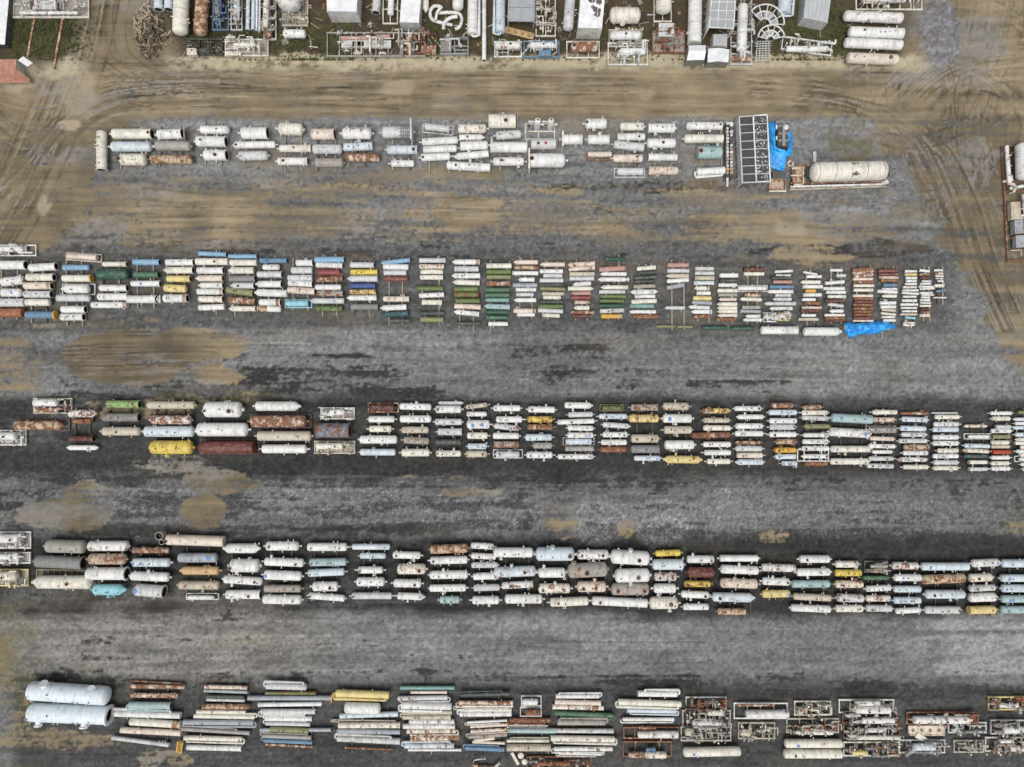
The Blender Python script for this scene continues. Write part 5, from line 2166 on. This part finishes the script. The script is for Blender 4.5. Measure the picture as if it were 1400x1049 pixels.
# ------------------------------------------------------------------ ground
GS = .16
gx = np.arange(-76, 76 + 1e-6, GS); gy = np.arange(-58, 58 + 1e-6, GS)
far = np.array([4, 12, 30, 80, 200, 500, 1200, 3000.])
GX = np.concatenate([-76 - far[::-1], gx, 76 + far]); GY = np.concatenate([-58 - far[::-1], gy, 58 + far])
XX, YY = np.meshgrid(GX, GY)
PX = 700 + XX / S; PY = 524.5 - YY / S
PX = np.clip(PX, -80, 1480); PY = np.clip(PY, -80, 1130)
def vnoise(x, y, seed):
    r = np.random.RandomState(seed); T = r.rand(256, 256).astype(np.float32)
    xi = np.floor(x).astype(int); yi = np.floor(y).astype(int); fx = x - xi; fy = y - yi
    fx = fx * fx * (3 - 2 * fx); fy = fy * fy * (3 - 2 * fy)
    g = lambda a, b: T[a & 255, b & 255]
    return (g(xi, yi) * (1 - fx) + g(xi + 1, yi) * fx) * (1 - fy) + (g(xi, yi + 1) * (1 - fx) + g(xi + 1, yi + 1) * fx) * fy
def fbm(sx, sy, seed, octv=4, rough=.55):
    o = 0; a = 1; t = 0
    for i in range(octv):
        o = o + a * vnoise(PX / sx * 2 ** i + 50 + 7 * i, PY / sy * 2 ** i + 50 + 3 * i, seed + i); t += a; a *= rough
    return o / t
def sst(x, a, b):
    t = np.clip((x - a) / (b - a), 0, 1); return t * t * (3 - 2 * t)
n_warp = fbm(60, 30, 1) - .5; n_warp2 = fbm(18, 12, 9) - .5
def blob(cx, cy, rx, ry, amp=1., soft=.5, wob=.5):
    d = np.sqrt(((PX - cx + 60 * wob * n_warp) / rx) ** 2 + ((PY - cy + 26 * wob * n_warp2 + 18 * wob * n_warp) / ry) ** 2)
    return amp * sst(d, 1 + soft / 2, 1 - soft / 2)
def mx(*a):
    o = a[0]
    for b in a[1:]: o = np.maximum(o, b)
    return o
strk = fbm(150, 9, 20, 4); strk2 = fbm(60, 4, 30, 3); blot = fbm(45, 22, 40, 5, .6); fine = fbm(6, 5, 50, 3, .7); fine2 = fbm(3.4, 3.0, 57, 2, .7)
spk = np.random.RandomState(2).rand(*PX.shape)

# gravel brightness by band (linear), wobbling; under the stacks, damp plus painted shade
wy = PY + 14 * n_warp + 8 * n_warp2
by = [-80, 150, 175, 235, 262, 335, 352, 445, 462, 535, 548, 640, 662, 730, 742, 835, 850, 925, 942, 1040, 1130]
bv = [.17, .20, .205, .175, .165, .135, .095, .095, .150, .150, .050, .044, .135, .125, .034, .034, .150, .150, .066, .062, .11]
tone = np.interp(wy, by, bv)
# stacks end: open gravel beyond them is paler
opn = np.maximum(sst(PX, 1285, 1330) * sst(PY, 330, 370) * sst(PY, 560, 520), 0)
tone = tone * (1 - opn) + .16 * opn
lft = sst(PX, 30, 5) * sst(PY, 880, 930); tone = tone * (1 - lft) + .17 * lft
calm = 1 - .6 * sst(wy, 838, 856) * sst(wy, 945, 925) - .3 * sst(wy, 450, 465) * sst(wy, 545, 535) * sst(PX, 700, 820)
tone = tone * (1 + calm * (.75 * (strk - .5) + .55 * (strk2 - .5) + .45 * (blot - .5)))
# pale dust: worn lanes
pale = mx(blob(330, 885, 330, 46, .55), blob(760, 890, 60, 34, .6), blob(980, 900, 200, 24, .3), blob(1360, 885, 130, 45, .9), blob(330, 830, 240, 45, .5), blob(60, 560, 60, 40, .5), blob(300, 690, 300, 28, .4),
          blob(900, 700, 60, 30, .5), blob(1010, 690, 60, 28, .45), blob(1130, 505, 50, 45, .5), blob(1250, 520, 260, 30, .35), blob(130, 850, 150, 70, .4), blob(40, 500, 60, 50, .3), blob(740, 870, 200, 40, .5),
          blob(560, 285, 90, 14, .8), blob(820, 285, 120, 20, .5), blob(480, 495, 250, 40, .25), blob(1190, 300, 110, 30, .5), blob(650, 700, 260, 20, .35))
pm = pale * sst(strk * .5 + blot * .5, .34, .6)
tone = tone + .13 * pm
# damp black patches, drawn out along the lanes
dampb = mx(blob(470, 635, 230, 16, .95), blob(200, 690, 240, 42, .62), blob(640, 650, 400, 28, .58), blob(560, 690, 200, 40, .6), blob(1000, 655, 420, 24, .5), blob(1080, 740, 360, 22, .7),
           blob(760, 490, 90, 32, .58), blob(420, 520, 160, 22, .62), blob(330, 540, 320, 14, .6), blob(880, 255, 160, 10, .7), blob(700, 300, 320, 40, .46), blob(1190, 340, 90, 12, .8),
           blob(520, 340, 600, 12, .45), blob(180, 300, 160, 40, .3), blob(520, 510, 800, 28, .34), blob(1300, 690, 200, 40, .56), blob(330, 720, 360, 18, .7), blob(870, 715, 420, 30, .46), blob(500, 930, 900, 12, .5), blob(1100, 945, 420, 14, .55),
           blob(110, 905, 80, 16, .3), blob(1300, 540, 300, 12, .2), blob(490, 250, 60, 12, .6), blob(370, 300, 200, 30, .3), blob(60, 640, 100, 25, .6), blob(300, 880, 300, 50, .2))
dm = sst(dampb + (strk - .5) * 1.1 + (blot - .5) * 1.0 + (strk2 - .5) * .5 + (fine - .5) * .9, .45, .80)
tone = tone * (1 - dm) + (.026 + .02 * fine) * dm
# stones: speckle of pale and dark chips
tone = tone * (1 + 0.6 * (fine - .5) + 1.0 * (fine2 - .5)) + .085 * (spk > .96) * (fine2 > .5) * np.clip(tone / .1, .15, 1)
chips = mx(blob(820, 712, 40, 30, .9), blob(905, 715, 40, 30, .9), blob(1010, 700, 70, 34, .7), blob(640, 700, 90, 30, .5), blob(300, 690, 240, 34, .45), blob(1200, 705, 180, 30, .5), blob(480, 690, 120, 30, .5))
tone = tone + .12 * chips * (spk > .62) * (.4 + fine2) + .03 * chips
tone = np.clip(tone * .93, .012, .42)
blue = np.interp(PY, [0, 170, 330, 460, 560, 1049], [.98, 1.0, .99, .985, .995, .99])
R = tone * .985; G = tone * 1.0; B = tone * blue
warm = blob(200, 870, 240, 80, .8); R = R * (1 + .05 * warm); B = B * (1 - .10 * warm)

# dirt
strokes = np.zeros_like(PX)
def stroke(pts, wid, amp=1., gap=0.0):
    """a soft tyre line along a smooth path, px coordinates"""
    P_ = [np.array(p, float) for p in pts]; cur = []
    for i in range(len(P_) - 1):
        p0 = P_[max(i - 1, 0)]; p1 = P_[i]; p2 = P_[i + 1]; p3 = P_[min(i + 2, len(P_) - 1)]
        k = max(4, int(np.hypot(*(p2 - p1)) / 1.5))
        t = np.linspace(0, 1, k)[:, None]
        cur.append(.5 * (2 * p1 + (p2 - p0) * t + (2 * p0 - 5 * p1 + 4 * p2 - p3) * t ** 2 + (3 * p1 - p0 - 3 * p2 + p3) * t ** 3))
    cur = np.concatenate(cur); nx0 = len(far)
    for x, y in cur:
        ci = int(round(((x - 700) * S + 76) / GS)) + nx0; cj = int(round(((524.5 - y) * S + 58) / GS)) + nx0
        rad = max(1, int(wid * S / GS + 1))
        if ci < rad or cj < rad or ci >= PX.shape[1] - rad or cj >= PX.shape[0] - rad: continue
        sl = (slice(cj - rad, cj + rad + 1), slice(ci - rad, ci + rad + 1))
        d = np.hypot(PX[sl] - x, PY[sl] - y); v = amp * np.clip(1.25 - d / wid, 0, 1)
        strokes[sl] = np.where(np.abs(strokes[sl]) > np.abs(v), strokes[sl], v)
rs = np.random.RandomState(12)
def pair(pts, wid=1.3, amp=1., off=9):
    for o in (-off, off):
        q = []
        for i, p in enumerate(pts):
            a = pts[max(i - 1, 0)]; b = pts[min(i + 1, len(pts) - 1)]; d = np.array([b[0] - a[0], b[1] - a[1]], float); d /= np.hypot(*d) + 1e-6
            q.append((p[0] - d[1] * o, p[1] + d[0] * o))
        stroke(q, wid, amp)
for i in range(26):      # left hand track fanning down from the gate
    x0 = 110 + rs.normal() * 32; k = rs.rand()
    am = rs.choice([-1, 1, -1]) * rs.uniform(.35, .9)
    if k < .5: pair([(x0 + 20, -60), (x0, 60), (x0 - 40, 170), (x0 - 95, 290), (x0 - 150, 380)], rs.uniform(1.2, 3.4), am)
    elif k < .8: pair([(x0 + 30, -60), (x0 + 10, 30), (x0 + 30, 90), (x0 + 130, 118 + rs.normal() * 10), (x0 + 420, 122 + rs.normal() * 14)], rs.uniform(.9, 1.6), am)
    else: pair([(-40, 160 + rs.normal() * 30), (40, 150 + rs.normal() * 25), (140, 125 + rs.normal() * 14), (300, 118 + rs.normal() * 12)], rs.uniform(.9, 1.6), am)
for i in range(22):      # along the tan road
    y = 118 + rs.normal() * 17; am = rs.choice([-1, 1]) * rs.uniform(.25, .65)
    x0 = rs.uniform(100, 900)
    pair([(x0, y + rs.normal() * 3), (x0 + 150, y + rs.normal() * 3), (x0 + 330, y + rs.normal() * 3), (x0 + 520, y + rs.normal() * 3)], rs.uniform(.9, 2.8), am, 8)
for i in range(34):      # swirls of the turning place at the right
    cx = 1290 + rs.normal() * 35; cy = 150 + rs.normal() * 45; r = rs.uniform(45, 120); a0 = rs.uniform(0, 6.28); sp = rs.uniform(1.2, 2.6)
    pair([(cx + r * math.cos(a0 + sp * k / 6), cy + .8 * r * math.sin(a0 + sp * k / 6)) for k in range(7)], rs.uniform(1.0, 3.4), rs.choice([-1, 1, 1, -1]) * rs.uniform(.3, .75), rs.uniform(5, 10))
for i in range(20):
    x0 = 1330 + rs.normal() * 40
    pair([(x0 + 20, -60), (x0, 60), (x0 - 20 + rs.normal() * 15, 180), (x0 + rs.normal() * 20, 300), (x0 + 40, 420)], rs.uniform(.9, 1.5), rs.choice([-1, 1]) * rs.uniform(.3, .7))
for i in range(20):      # broad sweeps through both turning corners
    o = rs.normal() * 26; am = rs.choice([-1, 1, -1]) * rs.uniform(.35, .8)
    pair([(1020 + o, 118 + o * .5), (1150 + o, 132 + o * .5), (1245 + o, 185 + o * .3), (1290 + o, 270), (1320 + o, 360), (1360 + o, 450)], rs.uniform(1.2, 3.6), am, rs.uniform(6, 10))
    pair([(1400 + o, 60 + o), (1310 + o * .6, 75 + o), (1240 + o, 120 + o), (1215 + o, 190 + o), (1260 + o, 270 + o), (1330 + o, 330)], rs.uniform(1.0, 2.8), -am * .7, rs.uniform(6, 10))
    pair([(-40, 290 + o), (30, 235 + o), (90, 165 + o * .8), (160, 128 + o * .5), (300, 118 + o * .4)], rs.uniform(1.2, 3.4), am, rs.uniform(6, 10))
for i in range(16):
    y = 488 + rs.normal() * 20; pair([(40, y + rs.normal() * 5), (150, y + rs.normal() * 3), (270, y + rs.normal() * 3), (420, y + rs.normal() * 6)], rs.uniform(.9, 2.4), rs.choice([-1, 1]) * rs.uniform(.3, .7), 8)
for i in range(26):
    y = rs.choice([270, 290, 305, 320]) + rs.normal() * 7; x0 = rs.uniform(60, 800); pair([(x0, y + rs.normal() * 4), (x0 + 150, y + rs.normal() * 3), (x0 + 350, y + rs.normal() * 4)], rs.uniform(.9, 2.6), rs.choice([-1, 1]) * rs.uniform(.3, .7), 8)
gst = strokes * (.35 + .9 * sst(fbm(26, 20, 141, 3), .35, .6)); strokes[:] = 0
for i in range(16):      # pale loops on the gravel round the end of the second row
    r = rs.uniform(40, 130); cx = 1250 + rs.normal() * 12; cy = 425 + rs.normal() * 14
    pair([(cx + r * 1.0 * math.cos(a), cy + r * .95 * math.sin(a)) for a in np.linspace(-1.3 + rs.normal() * .3, 1.3 + rs.normal() * .3, 8)], rs.uniform(.7, 1.1), rs.uniform(.25, .7), 8)
pair([(1240, 520), (1290, 540), (1320, 548), (1350, 541), (1390, 545), (1440, 560)], .9, .7, 4)
pair([(1270, 480), (1310, 520), (1340, 535), (1410, 520)], .9, .5, 5)
for i in range(90):      # straight faint lines along the gravel lanes
    y = rs.choice([495, 520, 480, 690, 670, 880, 870, 895, 905, 300]) + rs.normal() * 14; x0 = rs.uniform(-50, 1000); L_ = rs.uniform(150, 500)
    pair([(x0, y), (x0 + L_ * .5, y + rs.normal() * 3), (x0 + L_, y + rs.normal() * 4)], rs.uniform(.8, 3.2), rs.choice([-1, -1, 1]) * rs.uniform(.25, .8), 8)
gravel_st = strokes.copy()
for C_ in (R, G, B): C_ *= (1 + .30 * gravel_st)

topb = sst(wy, 172, 152)
leftb = sst(PX + 42 * n_warp + 10 * n_warp2, np.interp(PY, [150, 230, 300, 345, 360], [190, 128, 112, 60, -20]) + 14, np.interp(PY, [150, 230, 300, 345, 360], [190, 128, 112, 60, -20]) - 14)
rightb = sst(PX + 60 * n_warp + 16 * n_warp2, np.interp(PY, [150, 230, 340, 420, 520, 560], [1170, 1235, 1300, 1350, 1392, 1460]) - 16, np.interp(PY, [150, 230, 340, 420, 520, 560], [1170, 1235, 1300, 1350, 1392, 1460]) + 16)
db = mx(topb, blob(240, 288, 280, 48, .66), blob(600, 296, 300, 36, .50), blob(1010, 312, 260, 26, .52), blob(900, 262, 500, 14, .34), blob(300, 252, 400, 12, .4),  leftb * sst(PY, 362, 340), rightb * .86 * sst(PY, 560, 500),
        blob(285, 285, 95, 34, .85), blob(640, 290, 42, 26, .95), blob(960, 308, 34, 18, .8), blob(1088, 316, 44, 22, 1.0), blob(150, 285, 120, 50, .55), blob(820, 300, 90, 24, .5), blob(480, 312, 90, 18, .6), blob(1110, 350, 60, 14, .7), blob(640, 240, 60, 14, .4), blob(440, 270, 200, 18, .5),
        blob(178, 487, 92, 40, 1.0, .25), blob(300, 513, 34, 14, .9), blob(250, 475, 90, 26, .8), blob(10, 500, 60, 40, .6), blob(190, 560, 110, 14, .5), blob(160, 440, 60, 8, .5), blob(300, 540, 60, 20, .4),
        blob(85, 704, 66, 22, .95), blob(120, 675, 34, 16, .7), blob(300, 660, 46, 18, .85, .4), blob(278, 700, 30, 24, .85, .4), blob(640, 672, 46, 9, .75), blob(590, 655, 60, 6, .5), blob(768, 714, 26, 24, .5), blob(858, 722, 16, 18, .48), blob(1060, 733, 22, 14, .4), blob(240, 635, 60, 14, .5),
        blob(-10, 900, 40, 50, .55), blob(10, 980, 44, 50, .5), blob(90, 1012, 80, 14, .6), blob(230, 1042, 40, 16, .6), blob(1400, 712, 22, 22, .6), blob(1395, 600, 20, 12, .4), blob(1320, 985, 16, 12, .5), blob(330, 870, 60, 20, .25), blob(1390, 470, 30, 30, .5), blob(30, 440, 60, 14, .3))
dirt = sst(db + .6 * (blot - .5) + .9 * (strk - .5) * (1 - topb) + .95 * (strk2 - .5) * (1 - topb) + .75 * (fine - .5) + .8 * (fine2 - .5) + .35 * n_warp2, .28, .82)
dt = 1 + .6 * (strk2 - .5) + .7 * (blot - .5) + .8 * (strk - .5) * sst(PX, 160, 260) + .5 * (fbm(30, 60, 77, 4) - .5) + .16 * (fine - .5) + .16 * (fine2 - .5) + .46 * gst
dirt = dirt * sst(db, .16, .36)
dcol = np.stack([.198 * dt, .160 * dt, .103 * dt])
wetd = blob(180, 487, 110, 50, .35) + blob(1320, 300, 120, 160, .30) + blob(285, 680, 80, 60, .25) + blob(85, 704, 90, 40, .28) + blob(60, 250, 120, 100, .12)
dcol = dcol * (1 - wetd)
dust = mx(blob(1088, 316, 24, 11, .55), blob(545, 120, 24, 10, .5), blob(95, 172, 12, 8, .8), blob(105, 120, 26, 40, .55), blob(60, 282, 10, 14, .7), blob(885, 128, 12, 8, .4), blob(640, 290, 22, 14, .25))
dcol = dcol + (np.array([.42, .36, .26])[:, None, None] - dcol) * dust * .8
# greyish gravel showing through in the dirt tracks
thru = sst(fbm(70, 35, 88, 4) + .25 * gst, .56, .72) * (1 - .7 * topb * sst(PX, 200, 300) * sst(PX, 1200, 1100)) * .55
tg = .21 * (1 + .8 * (fine - .5)); dcol = dcol * (1 - thru) + tg * thru
# pale sandy verge below the top edge equipment
verge = sst(wy + 10 * (blot - .5), 70, 79) * sst(wy, 101, 90) * sst(PX, 215, 250) * sst(PX, 1290, 1240)
verge = mx(verge * sst(blot * .5 + fine * .5, .32, .5), blob(70, 92, 45, 14, .8), blob(20, 110, 30, 14, .7))
dcol = dcol + (np.array([.41, .36, .25])[:, None, None] * (1 + .5 * (fine - .5)) - dcol) * verge * .85
# dark earth, deepened by painted-in shadow, and grass among the top edge equipment
earth = sst(wy + 9 * (blot - .5) + 6 * (fine - .5), 80, 70) * sst(PX + 20 * n_warp2, np.interp(PY, [0, 80], [205, 225]), np.interp(PY, [0, 80], [228, 262])) * sst(PX + 30 * n_warp2, 1262, 1215)
earth = mx(earth, sst(PX + 0.45 * PY + 24 * n_warp2, 138, 112) * sst(PY, 95, 75))
ec = np.stack([.068 + .06 * (blot - .5) + .05 * (fine - .5), .052 + .048 * (blot - .5) + .04 * (fine - .5), .031 + .027 * (blot - .5) + .02 * (fine - .5)])
mossm = np.clip(mx(blob(50, 45, 60, 40, .9), blob(430, 55, 60, 40, .7), blob(1115, 45, 70, 40, .5), blob(610, 45, 90, 25, .5), blob(1150, 50, 16, 40, .8)), 0, 1) * sst(blot * .6 + fine * .4, .36, .58)
mossc = np.stack([.062 + .06 * (fine - .5), .066 + .06 * (fine - .5), .024 + .0 * fine])
ec = ec * (1 - mossm) + mossc * mossm
dcol = dcol * (1 - earth) + ec * earth
# crushed stone heap spread at the upper right
st_ = blob(1284, 46, 26, 50, 1, .3, .35) ; stt = st_ * sst(fine * .6 + fine2 * .4, .2, .5)
sc_ = .16 * (1 + 1.3 * (fine - .5) + 1.4 * (fine2 - .5)); dcol = dcol * (1 - stt) + np.stack([sc_ * 1.0, sc_ * .99, sc_ * 1.04]) * stt
R = R * (1 - dirt) + dcol[0] * dirt; G = G * (1 - dirt) + dcol[1] * dirt; B = B * (1 - dirt) + dcol[2] * dirt
# thin tan film and moss on the gravel
film = sst(fbm(120, 26, 95, 4), .5, .72) * np.interp(PY, [160, 240, 350, 470, 560, 1049], [.5, .6, .25, .12, .05, .08])
for C_, k in ((R, .21), (G, .165), (B, .105)): C_ += (k - C_) * film * (1 - dirt)
mo = mx(blob(1165, 205, 34, 16, .8), blob(1150, 190, 20, 14, .6), blob(480, 205, 60, 20, .3), blob(620, 225, 30, 14, .5), blob(690, 240, 26, 10, .6), blob(15, 900, 40, 80, .6), blob(10, 1010, 60, 60, .5), blob(920, 180, 60, 16, .3), blob(30, 420, 50, 20, .3), blob(300, 545, 90, 14, .4), blob(1395, 715, 20, 20, .6)) * sst(blot, .4, .6)
for C_, k in ((R, .115), (G, .105), (B, .04)): C_ += (k - C_) * mo * .75
# heights: gentle swell plus the stone heap
ZZ = .05 * (fbm(160, 120, 61, 3) - .5) * 0 - .004 + .9 * blob(1278, 38, 24, 38, 1, 1.2, .2) * (.8 + .4 * blot) * 0 + .55 * blob(1284, 46, 26, 50, 1, 1.4, .3)
nyy, nxx = PX.shape
vco = np.stack([XX, YY, ZZ], -1).reshape(-1, 3).astype(np.float32)
idx = np.arange(nyy * nxx).reshape(nyy, nxx)
quads = np.stack([idx[:-1, :-1], idx[:-1, 1:], idx[1:, 1:], idx[1:, :-1]], -1).reshape(-1, 4)
me = bpy.data.meshes.new('ground')
me.vertices.add(len(vco)); me.vertices.foreach_set('co', vco.ravel())
me.loops.add(quads.size); me.loops.foreach_set('vertex_index', quads.ravel().astype(np.int32))
me.polygons.add(len(quads)); me.polygons.foreach_set('loop_start', np.arange(0, quads.size, 4, dtype=np.int32)); me.polygons.foreach_set('loop_total', np.full(len(quads), 4, dtype=np.int32))
me.polygons.foreach_set('use_smooth', np.ones(len(quads), dtype=bool))
me.update(calc_edges=True)
at = me.color_attributes.new('earth_colour', 'FLOAT_COLOR', 'POINT')
rgba = np.stack([np.clip(R, .008, .6), np.clip(G, .008, .6), np.clip(B, .006, .6), np.ones_like(R)], -1).astype(np.float32)
at.data.foreach_set('color', rgba.ravel())
gm, t, b = nt('yard_ground')
ca = N(t, 'ShaderNodeAttribute', attribute_name='earth_colour'); tc = N(t, 'ShaderNodeTexCoord')
f1 = noise(t, tc.outputs['Object'], 7.5, 3, .75); f2 = noise(t, tc.outputs['Object'], 14, 2, .7)
k = math_(t, 'ADD', math_(t, 'MULTIPLY', ramp(t, f1, .3, .7), .26), math_(t, 'MULTIPLY', ramp(t, f2, .3, .7), .5))
k = math_(t, 'ADD', k, .62)
cmb = N(t, 'ShaderNodeCombineColor'); [L(t, k, cmb.inputs[i]) for i in range(3)]
L(t, mixc(t, 1.0, ca.outputs['Color'], cmb.outputs[0], 'MULTIPLY'), b.inputs['Base Color']); b.inputs['Roughness'].default_value = .92
b.inputs['Specular IOR Level'].default_value = .2
bp = N(t, 'ShaderNodeBump'); bp.inputs['Strength'].default_value = .25; bp.inputs['Distance'].default_value = .03
L(t, f1, bp.inputs['Height']); L(t, bp.outputs[0], b.inputs['Normal'])
me.materials.append(gm)
go = bpy.data.objects.new('ground', me); COL.objects.link(go); go['kind'] = 'structure'; go['label'] = 'gravel and dirt yard ground with damp patches'

# ------------------------------------------------------------------ light and camera
w = bpy.data.worlds.new('World'); SC.world = w; w.use_nodes = True
t = w.node_tree; t.nodes.clear()
out = t.nodes.new('ShaderNodeOutputWorld'); bg = t.nodes.new('ShaderNodeBackground'); sky = t.nodes.new('ShaderNodeTexSky')
sky.sky_type = 'NISHITA'; sky.sun_disc = False
EL, AZ = math.radians(72), math.radians(200)
sky.sun_elevation = EL; sky.sun_rotation = AZ; sky.dust_density = 5; sky.air_density = 1.0; sky.ozone_density = 1.0
hs = t.nodes.new('ShaderNodeHueSaturation'); hs.inputs['Saturation'].default_value = .3
t.links.new(sky.outputs[0], hs.inputs['Color']); t.links.new(hs.outputs[0], bg.inputs[0]); bg.inputs[1].default_value = .12
t.links.new(bg.outputs[0], out.inputs[0])
sd = bpy.data.lights.new('sun', 'SUN'); sd.energy = 1.2; sd.angle = math.radians(28); sd.color = (1, .97, .93)
so = bpy.data.objects.new('sun', sd); COL.objects.link(so)
dirv = Vector((math.sin(AZ) * math.cos(EL), math.cos(AZ) * math.cos(EL), math.sin(EL)))
so.rotation_euler = dirv.to_track_quat('Z', 'Y').to_euler()
cd = bpy.data.cameras.new('camera'); cam = bpy.data.objects.new('camera', cd); COL.objects.link(cam)
cam.location = (0, 0, H); cam.rotation_euler = (0, 0, 0)
cd.sensor_fit = 'HORIZONTAL'; cd.sensor_width = 36; cd.lens = 36 * H / 140.0; cd.clip_end = 6000
SC.camera = cam
SC.view_settings.view_transform = 'Standard'; SC.view_settings.look = 'None'; SC.view_settings.exposure = 0.18; SC.view_settings.gamma = 1
